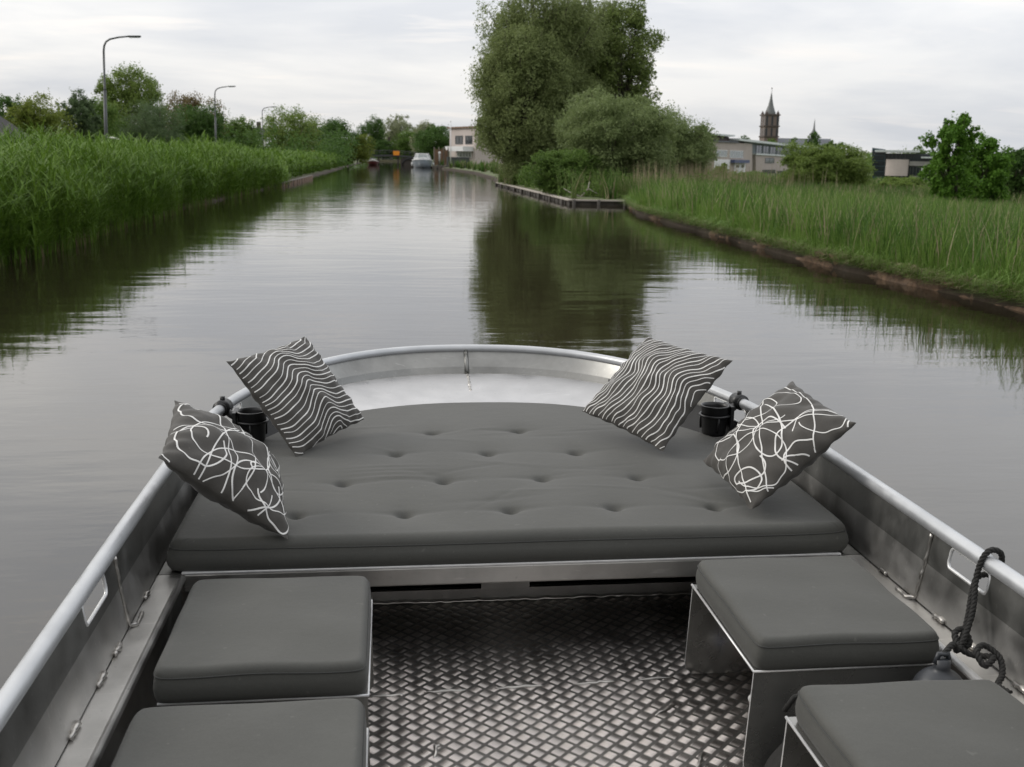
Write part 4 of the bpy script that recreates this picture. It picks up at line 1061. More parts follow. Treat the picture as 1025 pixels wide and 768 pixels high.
def edging():
    root = empty('plank_edging', (-5.1, 52, 0), 0, 'brown plank edging at the waterline between the reed clumps on the left', 'edging')
    m = MB()
    for i in range(12): m.box((.05 + .016 * i, 1 + i * 1.6, -.03 + .02 * (i % 3)), (.07, 1.56, .36))
    m.build('planks', M['wood_brown'], root)
    m = MB(); m.box((.1, 10.0, .185), (.16, 19.4, .035), -.008); m.build('capping_board', M['wood'], root)
    for i in range(8):
        m = MB(); m.tube([(.09 + .016 * i, .6 + i * 2.6, -.6), (.09 + .016 * i, .6 + i * 2.6, .16)], .05, 7); m.build('post', M['wood_dark'], root)
edging()
def fallen_branch():
    p = at(590, 190, 38.5); root = empty('fallen_branch', (p.x, 38.5, .3), 0, 'pale bare forked branch lying behind the jetty', 'branch')
    m = MB(); m.tube([(-.3, 0, -.1), (-.05, 0, .2), (.0, .05, .45)], [.035, .03, .012], 7); m.tube([(-.05, 0, .2), (.25, .1, .05), (.55, .2, -.05)], [.028, .022, .01], 7); m.tube([(-.3, 0, -.1), (-.7, .1, .05), (-.95, .1, .2)], [.03, .025, .01], 7)
    m.build('wood', M['wood_pale'], root)
fallen_branch()
def umbel(px, py, Y, zb, label, sc=1.0):
    p = at(px, py, Y); root = empty('cow_parsley', (p.x, Y, zb), 0, label, 'wildflower', 'white cow parsley on the banks')
    h = p.z - zb; m = MB(); m.tube([(0, 0, 0), (.03, 0, h * .5), (0, 0, h)], [.01, .008, .005], 6)
    f = MB(); rg = random.Random(int(px))
    for i in range(6):
        a = i * 1.05; r = .075 * sc * (0 if i == 0 else 1) * rg.uniform(.6, 1.2); q = (r * math.cos(a), r * math.sin(a), h - .03 * (i > 0) + rg.uniform(-.04, .03))
        m.tube([(0, 0, h * .8), q], .004, 5)
        for k in range(14):
            b = rg.uniform(0, 6.3); rr = .06 * sc * math.sqrt(rg.random()); f.blob((q[0] + rr * math.cos(b), q[1] + rr * math.sin(b), q[2] + .012 + rg.uniform(-.006, .006)), (.014 * sc, .014 * sc, .012), 0, 3)
    m.build('stem', M['grass'], root); f.build('flower_head', M['flower'], root)
umbel(811, 202, 25, .2, 'white cow parsley head in the meadow grass, the upper left of two', 1.6); umbel(834, 211, 21, .2, 'white cow parsley head in the meadow grass, the lower right of two', 1.6)
umbel(114, 138, 30, .4, 'white cow parsley head at the foot of the nearest street lamp, above the reeds', 1.5)

# ================================================================== THE BOAT WE STAND IN
BX = 0.358          # centre line
NEXP, YC = 2.3, 3.0
FLOOR, DECK, RAILZ = 0.255, 0.522, 0.72
STERN = -1.6
def half_params():
    ys = [STERN, -1.0, -.5, 0, .4, .8, 1.1, 1.4, 1.7, 1.99, 2.07, 2.15, 2.24, 2.4, 2.6, 2.8, 3.0]
    P = [('y', y) for y in ys]
    th = set(np.linspace(0, PI / 2, 34)[1:])
    for yy in (3.63, 3.87):      # quarter openings
        th.add(math.asin(((yy - YC) / 1.82) ** (NEXP / 2)))
    return P + [('t', t) for t in sorted(th)]
HP = half_params()
def wtap(y): return 1 - 0.03 * max(0.0, (2.4 - y) / 4.0)
def hull_pt(par, sg, a, tip, z):
    k, v = par
    if k == 'y': return Vector((BX + sg * a * wtap(v), v, z))
    x = a * max(0.0, math.cos(v)) ** (2 / NEXP); y = YC + (tip - YC) * math.sin(v) ** (2 / NEXP)
    return Vector((BX + sg * x, y, z))
LOOP = [(-1, p) for p in HP] + [(1, p) for p in HP[-2::-1]]
def rail_y(p): return p[1] if p[0] == 'y' else YC + 1.82 * math.sin(p[1]) ** (2 / NEXP)
def in_slot(p, q):
    m = (rail_y(p) + rail_y(q)) / 2
    return 2.07 < m < 2.24 or 3.63 < m < 3.87
K2, K3 = (.9765, 4.737, .650), (.983, 4.797, .700)
INNER = [(.962, 4.20, DECK), (.975, 4.72, .622), K2, K3, (.985, 4.82, RAILZ)]
OUTER = [(.989, 4.824, RAILZ), (.987, 4.801, .700), (.9805, 4.741, .650), (.979, 4.724, .622), (.93, 4.5, .25), (.86, 4.28, .0), (.62, 3.95, -.24), (.0, 3.7, -.30)]

boat = empty('motor_launch', (0, 0, 0), 0, 'open aluminium motor launch with a rounded bow, filling the foreground', 'boat')
def hull():
    mb = MB()
    for rows in (INNER, OUTER):
        vs = [hull_pt(p, sg, *r) for (sg, p) in LOOP for r in rows]; nr = len(rows); fs = []; fu = []
        for i in range(len(LOOP) - 1):
            for k in range(nr - 1):
                z0, z1 = sorted((rows[k][2], rows[k + 1][2]))
                if abs(z0 - .65) < 1e-6 and abs(z1 - .70) < 1e-6 and in_slot(LOOP[i][1], LOOP[i + 1][1]): continue
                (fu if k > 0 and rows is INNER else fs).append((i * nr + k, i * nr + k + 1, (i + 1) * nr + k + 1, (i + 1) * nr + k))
        mb.add(vs, fs, 0, True); mb.add(vs, fu, 1, True)  # upper strake takes the shaded copy of the aluminium
    # transom
    zs = [hull_pt(HP[0], sg, *r) for sg, rr in ((-1, OUTER), (1, OUTER[::-1])) for r in rr]
    mb.add(zs, [list(range(len(zs)))])
    me = mb.mesh('hull'); me.set_sharp_from_angle(angle=math.radians(9))
    return obj('hull', me, [M['alu'], M['alu_shaded']], boat)
hull_o = hull()
def bow_sheen_plate():
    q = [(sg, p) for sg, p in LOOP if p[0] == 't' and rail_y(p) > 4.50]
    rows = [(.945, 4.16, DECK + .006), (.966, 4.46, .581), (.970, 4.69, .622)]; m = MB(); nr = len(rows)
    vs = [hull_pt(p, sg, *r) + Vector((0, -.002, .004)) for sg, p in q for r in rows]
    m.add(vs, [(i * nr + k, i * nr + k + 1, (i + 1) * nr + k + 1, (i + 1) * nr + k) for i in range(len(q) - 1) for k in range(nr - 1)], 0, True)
    m.build('bow_sheen_plate', M['alu_sheen'], boat)  # plate added over the lower strake to carry the bright sky reflection
bow_sheen_plate()
mb = MB(); mb.tube([hull_pt(p, sg, .987, 4.822, RAILZ) for sg, p in LOOP], .0188, 14); mb.build('gunwale_rail', M['rail'], boat)

def slot_rim(sg, pars):
    lo = [hull_pt(p, sg, .978, 4.739, .650) for p in pars]; hi = [hull_pt(p, sg, .985, 4.799, .700) for p in pars]
    def mixp(L, f):   # point on path at fraction f
        x = f * (len(L) - 1); i = min(int(x), len(L) - 2); return L[i].lerp(L[i + 1], x - i)
    def uv(u, v): return mixp(lo, u).lerp(mixp(hi, u), v)
    path = []; ru, rv = .07, .32
    for (cu, cv, a0) in ((1 - ru, 1 - rv, 0), (ru, 1 - rv, 90), (ru, rv, 180), (1 - ru, rv, 270)):
        for k in range(5):
            a = math.radians(a0 + 22.5 * k); path.append(uv(cu + ru * math.cos(a), cv + rv * math.sin(a)))
    m = MB(); m.tube(path, .0042, 8, closed=True)
    # corner gussets
    for (cu, cv, a0, eu, ev) in ((1 - ru, 1 - rv, 0, 1, 1), (ru, 1 - rv, 90, 0, 1), (ru, rv, 180, 0, 0), (1 - ru, rv, 270, 1, 0)):
        arc = [uv(cu + ru * math.cos(math.radians(a0 + 22.5 * k)), cv + rv * math.sin(math.radians(a0 + 22.5 * k))) for k in range(5)]
        m.add([uv(eu, ev)] + arc, [(0, k + 1, k + 2) for k in range(4)])
    m.build('hawse_rim', M['alu_edge'], hull_o)
side_pars = [p for p in HP if p[0] == 'y' and 2.065 < p[1] < 2.245]
q_pars = [p for p in HP if p[0] == 't' and 3.625 < rail_y(p) < 3.875]
for sg in (-1, 1):
    slot_rim(sg, side_pars); slot_rim(sg, q_pars)

# side decks, inner sides, floor
YB = 2.66
for sg in (-1, 1):
    m = MB(); ys = [STERN + .01, 0, 1, 2, YB - .002]
    m.add([(BX + sg * .90, y, DECK - .004) for y in ys] + [(BX + sg * .963 * wtap(y), y, DECK - .004) for y in ys] + [(BX + sg * .90, y, DECK - .018) for y in ys] + [(BX + sg * .963 * wtap(y), y, DECK - .018) for y in ys],
          [(i, i + 1, 6 + i, 5 + i) for i in range(4)] + [(10 + i, 15 + i, 16 + i, 11 + i) for i in range(4)] + [(i, 10 + i, 11 + i, i + 1) for i in range(4)] + [(4, 14, 19, 9), (0, 5, 15, 10)])
    m.build('side_deck', M['alu'], boat)
    m = MB(); m.tube([(BX + sg * .899, STERN + .02, DECK - .012), (BX + sg * .899, YB - .01, DECK - .012)], .0105, 8); m.build('deck_edge', M['alu_edge' if sg > 0 else 'alu'], boat)
    m = MB(); m.box((BX + sg * .906, (STERN + YB) / 2, (FLOOR + DECK - .02) / 2), (.008, YB - STERN - .02, DECK - .022 - FLOOR)); m.build('inner_side', M['alu_shaded'], boat)
def platform():
    pts = [hull_pt(p, -1, .96, 4.195, 0) for p in HP if p[0] == 't' or p[1] > YB]
    poly = [(BX - .96, YB, 0)] + [tuple(p) for p in pts] + [(2 * BX - p.x, p.y, 0) for p in pts[::-1]][1:] + [(BX + .96, YB, 0)]
    m = MB(); m.prism(poly, DECK - .016, DECK - .003); m.build('sun_deck_base', M['alu_shaded'], boat)
    m = MB(); m.box((BX, YB + .018, DECK - .028), (1.796, .05, .054)); m.build('front_beam', M['alu'], boat, .006, 3)
    m = MB(); m.box((BX, YB - .004, DECK + .001), (1.80, .012, .007)); m.build('beam_edge', M['alu_edge'], boat, .002)
    # bulkhead below, with two wide openings
    YK = 3.03
    m = MB(); m.box((BX, YK + .01, FLOOR + .012), (1.80, .02, .048)); m.box((BX - .004, YK + .0105, .40), (.15, .019, .24))
    for sx in (-1, 1): m.box((BX + sx * .83, YK + .0105, .40), (.14, .019, .24))
    m.build('bulkhead', M['alu'], boat)
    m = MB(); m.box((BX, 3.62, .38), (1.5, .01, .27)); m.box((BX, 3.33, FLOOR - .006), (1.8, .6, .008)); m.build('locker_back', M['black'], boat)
platform()

def floor_plate():
    m = MB(); m.box((BX, (STERN + 3.03) / 2, FLOOR - .012), (1.80, 3.02 - STERN, .02))
    s = .0335; d = s / math.sqrt(2); V = []; Q = []; nb = 0
    rg = random.Random(9)
    cells = []
    for i in range(-60, 61):
        for j in range(-80, 81):
            x = BX + (i + j) * d; y = 2.0 + (j - i) * d
            if -.50 < x < 1.22 and .95 < y < 3.01: cells.append((x, y, (i + j) % 2 if False else (i % 2 ^ j % 2)))
    c45 = math.sqrt(.5)
    for (x, y, o) in cells:
        du = Vector((c45, c45, 0)) if o else Vector((c45, -c45, 0)); dv = Vector((-du.y, du.x, 0))
        for k in range(5):
            c = Vector((x, y, 0)) + dv * (k - 2) * .0052
            L, w = .0124, .0021; l2, w2 = .0102, .0009; h = .0017
            for (a, b, z) in ((-L, -w, 0), (L, -w, 0), (L, w, 0), (-L, w, 0), (-l2, -w2, h), (l2, -w2, h), (l2, w2, h), (-l2, w2, h)):
                p = c + du * a + dv * b; V.append((p.x, p.y, FLOOR - .0025 + z))
            for f in ((4, 5, 6, 7), (0, 1, 5, 4), (1, 2, 6, 5), (2, 3, 7, 6), (3, 0, 4, 7)): Q.append([nb + t for t in f])
            nb += 8
    base = m.mesh('base')
    V0 = np.array([v.co[:] for v in base.vertices]); Q0 = np.array([list(p.vertices) for p in base.polygons])
    bpy.data.meshes.remove(base)
    me = np_mesh('floor_plate', np.concatenate([V0, np.array(V)]), np.concatenate([Q0, np.array(Q) + len(V0)]), np.concatenate([np.zeros(len(Q0)), np.ones(len(Q))]))
    fl = obj('floor_plate', me, [M['alu_floor'], M['alu_bar']], boat)
    # ground-down weld marks across the plate
    for (x, y, a, L) in ((-.02, 2.46, .02, .10), (.14, 2.47, .05, .11), (.33, 2.475, .03, .13), (.53, 2.48, .08, .12), (.69, 2.485, .1, .11), (.10, 2.20, 1.4, .07), (.68, 2.33, .7, .09), (.70, 2.10, 1.0, .08), (.12, 1.98, 1.3, .06)):
        mm = MB(); rr = random.Random(int(x * 100))
        n = 9
        mm.tube([(x + (k / (n - 1) - .5) * L * math.cos(a) + rr.uniform(-.004, .004), y + (k / (n - 1) - .5) * L * math.sin(a) + rr.uniform(-.004, .004), FLOOR - .0015) for k in range(n)], [.002 + .004 * math.sin(PI * k / (n - 1)) * rr.uniform(.7, 1.2) for k in range(n)], 7)
        mm.build('weld', M['weld'], fl)
    mm = MB(); rr = random.Random(4); n = 120
    mm.tube([(BX - .88 + 1.76 * k / n, 3.022, FLOOR + rr.uniform(-.002, .003)) for k in range(n + 1)], [.006 * rr.uniform(.7, 1.3) for k in range(n + 1)], 6); mm.build('weld', M['weld'], fl)
floor_plate()

# weld seams on the hull sides
def weld_line(pts, r=.0045, name='weld'):
    m = MB(); rr = random.Random(len(pts) + int(pts[0][0] * 100)); Pn = []
    for i in range(len(pts) - 1):
        a, b = Vector(pts[i]), Vector(pts[i + 1]); n = max(2, int((b - a).length / .008))
        for k in range(n): Pn.append(a.lerp(b, k / n))
    Pn.append(Vector(pts[-1]))
    Pn = [p + Vector((rr.uniform(-1, 1), rr.uniform(-1, 1), rr.uniform(-1, 1))) * r * .25 for p in Pn]
    m.tube(Pn, [r * rr.uniform(.65, 1.35) for _ in Pn], 7); m.build(name, M['weld'], hull_o)
def ipt(sg, y, z):      # point on the inner side wall (straight part)
    zs = [r[2] for r in INNER]; a = np.interp(z, zs, [r[0] for r in INNER]); return (BX + sg * (a * wtap(y) - .002), y, z)
for sg in (-1, 1):
    weld_line([ipt(sg, 2.33, .70), ipt(sg, 2.335, .622), ipt(sg, 2.345, .525), (BX + sg * .945, 2.36, DECK - .002), (BX + sg * .948, 2.42, DECK - .002)], .005)
    for y in (1.45, 1.66, 1.86, 2.06, 2.20): weld_line([ipt(sg, y, DECK + .002), ipt(sg, y + .05, DECK + .002)], .0065)
    for y in (1.25, 1.05, 2.5): weld_line([ipt(sg, y, DECK + .002), ipt(sg, y + .04, DECK + .002)], .006)
weld_line([(BX, 4.80, .705), (BX, 4.72, .625), (BX, 4.60, .607), (BX, 4.25, .533)], .0075)
m = MB(); m.tube([(BX, 4.812, .712), (BX, 4.715, .628)], .011, 8); m.build('stem_rod', M['alu_shaded'], hull_o)

# loose benches standing on the floor
def bench(sg, y0, y1, label):
    xi = .787 if sg > 0 else -.049; xo = 1.203 if sg > 0 else -.470; zt = .510; t = .005
    root = empty('bench', ((xi + xo) / 2, (y0 + y1) / 2, FLOOR), 0, label, 'bench', 'aluminium benches'); O = root.location
    b = MB(); b.box((0, 0, zt - t / 2 - O.z), (abs(xo - xi), y1 - y0, t)); b.build('top_plate', M['alu_bench'], root, .0015)
    s = 1 if sg > 0 else -1
    for y in (y0, y1 - t):
        xb = xi - .010 if sg > 0 else xi + .004; zb = FLOOR + .0005; r = .035
        prof = [(xo, zt - t), (xi, zt - t)] + [(xb + s * r * (1 - math.cos(a)), zb + r * (1 - math.sin(a))) for a in np.linspace(0, PI / 2, 7)] + [(xo, zb)]
        P = [(x - O.x, y - O.y, z - O.z) for x, z in prof] + [(x - O.x, y + t - O.y, z - O.z) for x, z in prof]
        n = len(prof); m = MB()
        m.add(P, [list(range(n)), list(range(2 * n - 1, n - 1, -1))])
        m.add(P, [(k, n + k, n + (k + 1) % n, (k + 1) % n) for k in range(n)], 1)
        m.build('leg_panel', [M['alu_bench'], M['alu_edge']], root)
    m = MB()
    m.tube([Vector((xo, y0 - .001, zt - .001)) - O, Vector((xi - s * .001, y0 - .001, zt - .001)) - O, Vector((xi - s * .001, y1, zt - .001)) - O], .0034, 6)
    m.build('edge_bead', M['alu_edge'], root)
BEN = [(1, 2.03, 2.507, 'far right bench of bent aluminium sheet, open towards the aisle'), (1, 1.362, 1.838, 'near right bench of bent aluminium sheet, cut by the bottom edge'),
       (-1, 2.00, 2.475, 'far left bench of bent aluminium sheet under a square cushion'), (-1, 1.362, 1.868, 'near left bench of bent aluminium sheet, cut by the bottom edge')]
for b in BEN: bench(*b)

# ------------------------------------------------------------------ upholstery
def pad(nu, nv, fmap, half, h, r, n=12, crown=0.012, dent=None, front_bulge=.01, z0=0.0):
    """cushion: fmap(U,V)->(x,y) for rounded-square coordinates; half=(metres half-u, half-v)"""
    s = lambda k, m: math.copysign(1 - (1 - abs(2 * k / m - 1)) ** 1.55, 2 * k / m - 1)
    V = []; Q = []
    U = np.array([s(k, nu) for k in range(nu + 1)]); W = np.array([s(k, nv) for k in range(nv + 1)])
    uu, vv = np.meshgrid(U, W, indexing='ij')
    rr = np.maximum(np.abs(uu), np.abs(vv)); rs = np.where(rr < 1e-9, 1, rr)
    du, dv = uu / rs, vv / rs
    k = np.maximum(1e-9, np.abs(du) ** n + np.abs(dv) ** n) ** (-1 / n)
    k = np.where(rr < 1e-9, 1.0, k)
    k = 1 + (k - 1) * rr ** 6
    A, B = uu * k, vv * k
    X, Y = fmap(A, B)
    d = np.minimum((1 - np.abs(uu)) * half[0], (1 - np.abs(vv)) * half[1])
    dd = np.clip(d, 0, r)
    Z = h - r + np.sqrt(np.maximum(0, r * r - (r - dd) ** 2)) + crown * (1 - uu ** 2) * (1 - vv ** 2)
    if dent is not None: Z = Z + dent(X, Y)
    idx = np.arange((nu + 1) * (nv + 1)).reshape(nu + 1, nv + 1)
    V = np.stack([X, Y, Z + z0], -1).reshape(-1, 3)
    Q = np.stack([idx[:-1, :-1], idx[1:, :-1], idx[1:, 1:], idx[:-1, 1:]], -1).reshape(-1, 4)
    ring = list(idx[:, 0]) + list(idx[-1, 1:]) + list(idx[-2::-1, -1]) + list(idx[0, -2:0:-1])
    P = V[ring]; c = V.mean(0); m = len(ring)
    prev = np.array(ring); Vs = [V]; Qs = [Q]; base = len(V)
    ed = P - c; ed[:, 2] = 0; ed /= np.linalg.norm(ed, axis=1)[:, None]
    zr = h - r
    lev = [(.75, front_bulge * .7), (.5, front_bulge), (.25, front_bulge * .7), (.04, 0.0), (0, -.006)]
    for f, o in lev:
        R = P + ed * o; R[:, 2] = z0 + zr * f
        Vs.append(R); cur = np.arange(base, base + m); base += m
        Qs.append(np.stack([prev, cur, np.roll(cur, -1), np.roll(prev, -1)], -1)); prev = cur
    Vs.append(np.array([[c[0], c[1], z0]])); last = base
    me_q = np.concatenate(Qs)
    fan = np.stack([prev, np.full(m, last), np.full(m, last), np.roll(prev, -1)], -1)
    # fan as quads would be degenerate: leave the underside closed by a strip of quads instead
    half_m = m // 2
    bot = np.array([(prev[i], prev[(m - 1 - i) % m], prev[(m - 2 - i) % m], prev[(i + 1) % m]) for i in range(half_m - 1)])
    global PAD_RING
    PAD_RING = [tuple(q + e * .0012) for q, e in zip(P, ed)]
    Vall = np.concatenate(Vs[:-1])
    return Vall, np.concatenate([me_q, bot[:, ::-1]])
def piping(o):
    m = MB(); m.tube(PAD_RING[::1], .0016, 6, closed=True); m.build('piping', M['cushion_seam'], o)
A_M, Y0M, B_M = .928, 2.655, 1.265
def mattress():
    yc = 2.95
    def fm(A, B):
        x = A * A_M
        yf = yc + B_M * np.maximum(0, 1 - np.minimum(1, np.abs(A)) ** 2.35) ** (1 / 2.15)
        y = Y0M + (B + 1) / 2 * (yf - Y0M)
        return BX - .006 + x, y
    rng = np.random.default_rng(3)
    btn = [(.345 + k * .303, 2.85) for k in (-2, -1, 0, 1, 2)] + [(.328 + k, 3.13) for k in (-.47, -.16, .15, .455)] + [(.333 + k, 3.425) for k in (-.31, 0, .305)] + [(.318 + k, 3.71) for k in (-.16, .155)]
    def dent(X, Y):
        Z = np.zeros_like(X)
        for (bx, by) in btn:
            dx, dy = X - bx, Y - by; r2 = dx * dx + dy * dy
            Z -= .020 * np.exp(-r2 / (2 * .014 ** 2)) + .0085 * np.exp(-r2 / (2 * .055 ** 2))
            Z -= .0035 * np.exp(-(dx / .10) ** 2 - (dy / .016) ** 2)
            Z -= .0022 * np.exp(-(dx / .016) ** 2 - (dy / .10) ** 2)
        for i in range(26):    # faint pulls in the cloth
            cx, cy = rng.uniform(-.4, 1.1), rng.uniform(2.75, 4.0); L = rng.uniform(.05, .16); a = rng.normal(0, .25); w_ = rng.uniform(.008, .016)
            dx, dy = X - cx, Y - cy; u, v = dx * math.cos(a) + dy * math.sin(a), -dx * math.sin(a) + dy * math.cos(a)
            Z += .0022 * rng.choice([-1, 1]) * np.exp(-(u / L) ** 2 - (v / w_) ** 2)
        for cy in (3.16, 3.20, 3.235, 3.27):
            Z += .003 * np.exp(-((X - .0) / .13) ** 2 - ((Y - cy + .02 * X) / .009) ** 2)
        Z += .004 * np.sin(X * 7 + 1) * np.sin(Y * 6)
        return Z
    V, Q = pad(260, 200, fm, (A_M, .65), .088, .026, 22, .010, dent, .012, DECK)
    o = obj('mattress', np_mesh('mattress', V, Q, smooth=True), M['cushion'])
    tag(o, 'large grey buttoned mattress filling the rounded bow of the boat', 'mattress')
    piping(o)
mattress()
CUS = [('square grey seat cushion on the far bench on the right', .790, 1.212, 2.022, 2.50), ('grey seat cushion on the near right bench, cut by the bottom edge', .797, 1.215, 1.366, 1.832),
       ('square grey seat cushion on the far bench on the left', -.476, -.052, 1.992, 2.466), ('grey seat cushion on the near left bench, cut by the bottom edge', -.476, -.052, 1.366, 1.862)]
for i, (lb, x0, x1, y0, y1) in enumerate(CUS):
    cx, cy, hx, hy = (x0 + x1) / 2, (y0 + y1) / 2, (x1 - x0) / 2, (y1 - y0) / 2
    rng = np.random.default_rng(40 + i); ph = rng.uniform(0, 6, 4)
    V, Q = pad(70, 70, lambda A, B: (cx + A * hx, cy + B * hy), (hx, hy), .074, .017, 20, .005, lambda X, Y: .0018 * np.sin(X * 23 + ph[0]) * np.sin(Y * 17 + ph[1]) + .0012 * np.sin(X * 9 + Y * 31 + ph[2]), .006, .512)
    o = obj('seat_cushion', np_mesh('seat_cushion', V, Q, smooth=True), M['cushion'])
    tag(o, lb, 'cushion', 'seat cushions on the benches'); piping(o)

# throw pillows: four corners in space, a puffed skin between them, pattern sewn on as raised thread
def solve_pillow(name, Wc, T, label, lines, seed, group):
    TLc, TRc, BRc, BLc = [np.array(p, float) for p in Wc]
    nrm = np.cross(TRc - BLc, TLc - BRc); nrm /= np.linalg.norm(nrm)
    if nrm[2] < 0: nrm = -nrm
    rng = np.random.default_rng(seed); ph = rng.uniform(0, 6.28, 12)
    def base(u, v):
        pu = u * (1 - .05 * (1 - v * v) * np.abs(u) ** 1.5); pv = v * (1 - .05 * (1 - u * u) * np.abs(v) ** 1.5)
        pu = pu + .010 * np.sin(19 * v + ph[6]) * np.abs(u) ** 8; pv = pv + .010 * np.sin(19 * u + ph[7]) * np.abs(v) ** 8
        a, b = (pu + 1) / 2, (pv + 1) / 2
        a, b = a[..., None], b[..., None]
        return (BLc * (1 - a) + BRc * a) * (1 - b) + (TLc * (1 - a) + TRc * a) * b
    def puff(u, v):
        e = np.maximum(0, (1 - u * u)) ** .55 * np.maximum(0, (1 - v * v)) ** .55
        wr = .0055 * np.sin(9 * u + 5 * v + ph[0]) + .004 * np.sin(-6 * u + 11 * v + ph[1]) + .003 * np.sin(17 * u + ph[2]) * np.sin(13 * v + ph[3])
        edge = np.exp(-((1 - np.abs(u)) / .22) ** 2) * np.sin(24 * v + ph[4]) + np.exp(-((1 - np.abs(v)) / .22) ** 2) * np.sin(24 * u + ph[5])
        return T * e + wr * e + .007 * edge * e ** .5
    def surf(u, v, side=1, off=0.0): return base(u, v) + nrm * (side * puff(u, v) * (1 if side > 0 else .85) + off)[..., None]
    n = 44; g = np.sin(np.linspace(-PI / 2, PI / 2, n + 1)); uu, vv = np.meshgrid(g, g, indexing='ij')
    F_, B_ = surf(uu, vv).reshape(-1, 3), surf(uu, vv, -1).reshape(-1, 3)
    idx = np.arange((n + 1) ** 2).reshape(n + 1, n + 1)
    q = np.stack([idx[:-1, :-1], idx[1:, :-1], idx[1:, 1:], idx[:-1, 1:]], -1).reshape(-1, 4)
    if np.dot(np.cross(F_[idx[1, 0]] - F_[0], F_[idx[0, 1]] - F_[0]), nrm) < 0: q = q[:, ::-1]
    V = [F_, B_]; Q = [q, q[:, ::-1] + len(F_)]; mi = [np.zeros(2 * len(q))]; nb = 2 * len(F_)
    def ribbon(us, vs, w):
        nonlocal nb
        us, vs = np.array(us), np.array(vs)
        ok = (np.abs(us) < .997) & (np.abs(vs) < .997)
        k = 0
        while k < len(us):
            if not ok[k]: k += 1; continue
            j = k
            while j < len(us) and ok[j]: j += 1
            if j - k > 3:
                P = surf(us[k:j], vs[k:j], 1, .0010); t = np.gradient(P, axis=0); t /= np.linalg.norm(t, axis=1)[:, None] + 1e-9
                e = 1e-3
                du = surf(np.clip(us[k:j] + e, -.999, .999), vs[k:j]) - surf(us[k:j] - e, vs[k:j]); dv = surf(us[k:j], np.clip(vs[k:j] + e, -.999, .999)) - surf(us[k:j], vs[k:j] - e)
                nn = np.cross(du, dv); nn /= np.linalg.norm(nn, axis=1)[:, None] + 1e-12
                nn *= np.sign(nn @ nrm)[:, None]
                b = np.cross(nn, t); m_ = j - k
                L = P - b * w / 2; R = P + b * w / 2; C = P + nn * .0005
                vs_ = np.stack([L, C, R], 1).reshape(-1, 3); V.append(vs_)
                a = nb + np.arange(m_ - 1) * 3
                Q.append(np.stack([a, a + 1, a + 4, a + 3], -1)); Q.append(np.stack([a + 1, a + 2, a + 5, a + 4], -1)); mi.append(np.ones(2 * (m_ - 1))); nb += len(vs_)
            k = j
    lines(ribbon, rng)
    me = np_mesh(name, np.concatenate(V), np.concatenate(Q), np.concatenate(mi), True)
    o = obj(name, me, [M['pillow'], M['pillow_line']]); tag(o, label, 'pillow', group)
    # corner/edge seam
    return o
def scale_corner(P, k): return [tuple(np.array([0, 0, EYE]) + k * (np.array(p) - np.array([0, 0, EYE]))) for p in P]
def onray(px, py, P):        # keep the depth of P but sit on the measured sight line
    q = at(px, py, P[1]); return tuple(q)
PA = scale_corner([[-0.57, 3.79, 0.86], [-0.33, 4.13, 0.9], [-0.09, 4.0, 0.59], [-0.33, 3.66, 0.54]], .935)
PC = scale_corner([[1.0, 3.93, 0.94], [1.22, 3.57, 0.89], [0.94, 3.43, 0.61], [0.72, 3.78, 0.66]], .965)
PB = scale_corner([[-0.62, 2.88, 0.75], [-0.68, 3.29, 0.85], [-0.37, 3.39, 0.58], [-0.31, 2.99, 0.49]], .885)
PD = scale_corner([[1.4, 3.43, 0.85], [1.44, 3.01, 0.81], [1.12, 3.01, 0.53], [1.08, 3.43, 0.57]], .905)
for P, X in ((PA, [(227, 362), (306, 337), (365, 420), (297, 459)]), (PC, [(648, 337), (733, 361), (663, 452), (582, 412)]),
             (PB, [(159, 459), (175, 401), (276, 462), (289, 541)]), (PD, [(793, 382), (857, 424), (752, 511), (703, 462)])):
    for i in range(4): P[i] = onray(*X[i], P[i])
def waves(along_u, amp, freq, n, phase, skew):
    def f(rb, rng):
        t = np.linspace(-1, 1, 140) ** 1
        for k in range(n):
            c = -1.25 + 2.5 * k / (n - 1) + rng.uniform(-.012, .012)
            a = amp * (1 + .10 * math.sin(k * .9))
            s = c + a * np.sin(freq * t + phase + .09 * k) + .25 * a * np.sin(2.1 * freq * t + .13 * k) + skew * t
            w_ = .0042 if k % 2 else .0029
            if along_u: rb(t, s, w_)
            else: rb(s, t, w_)
    return f
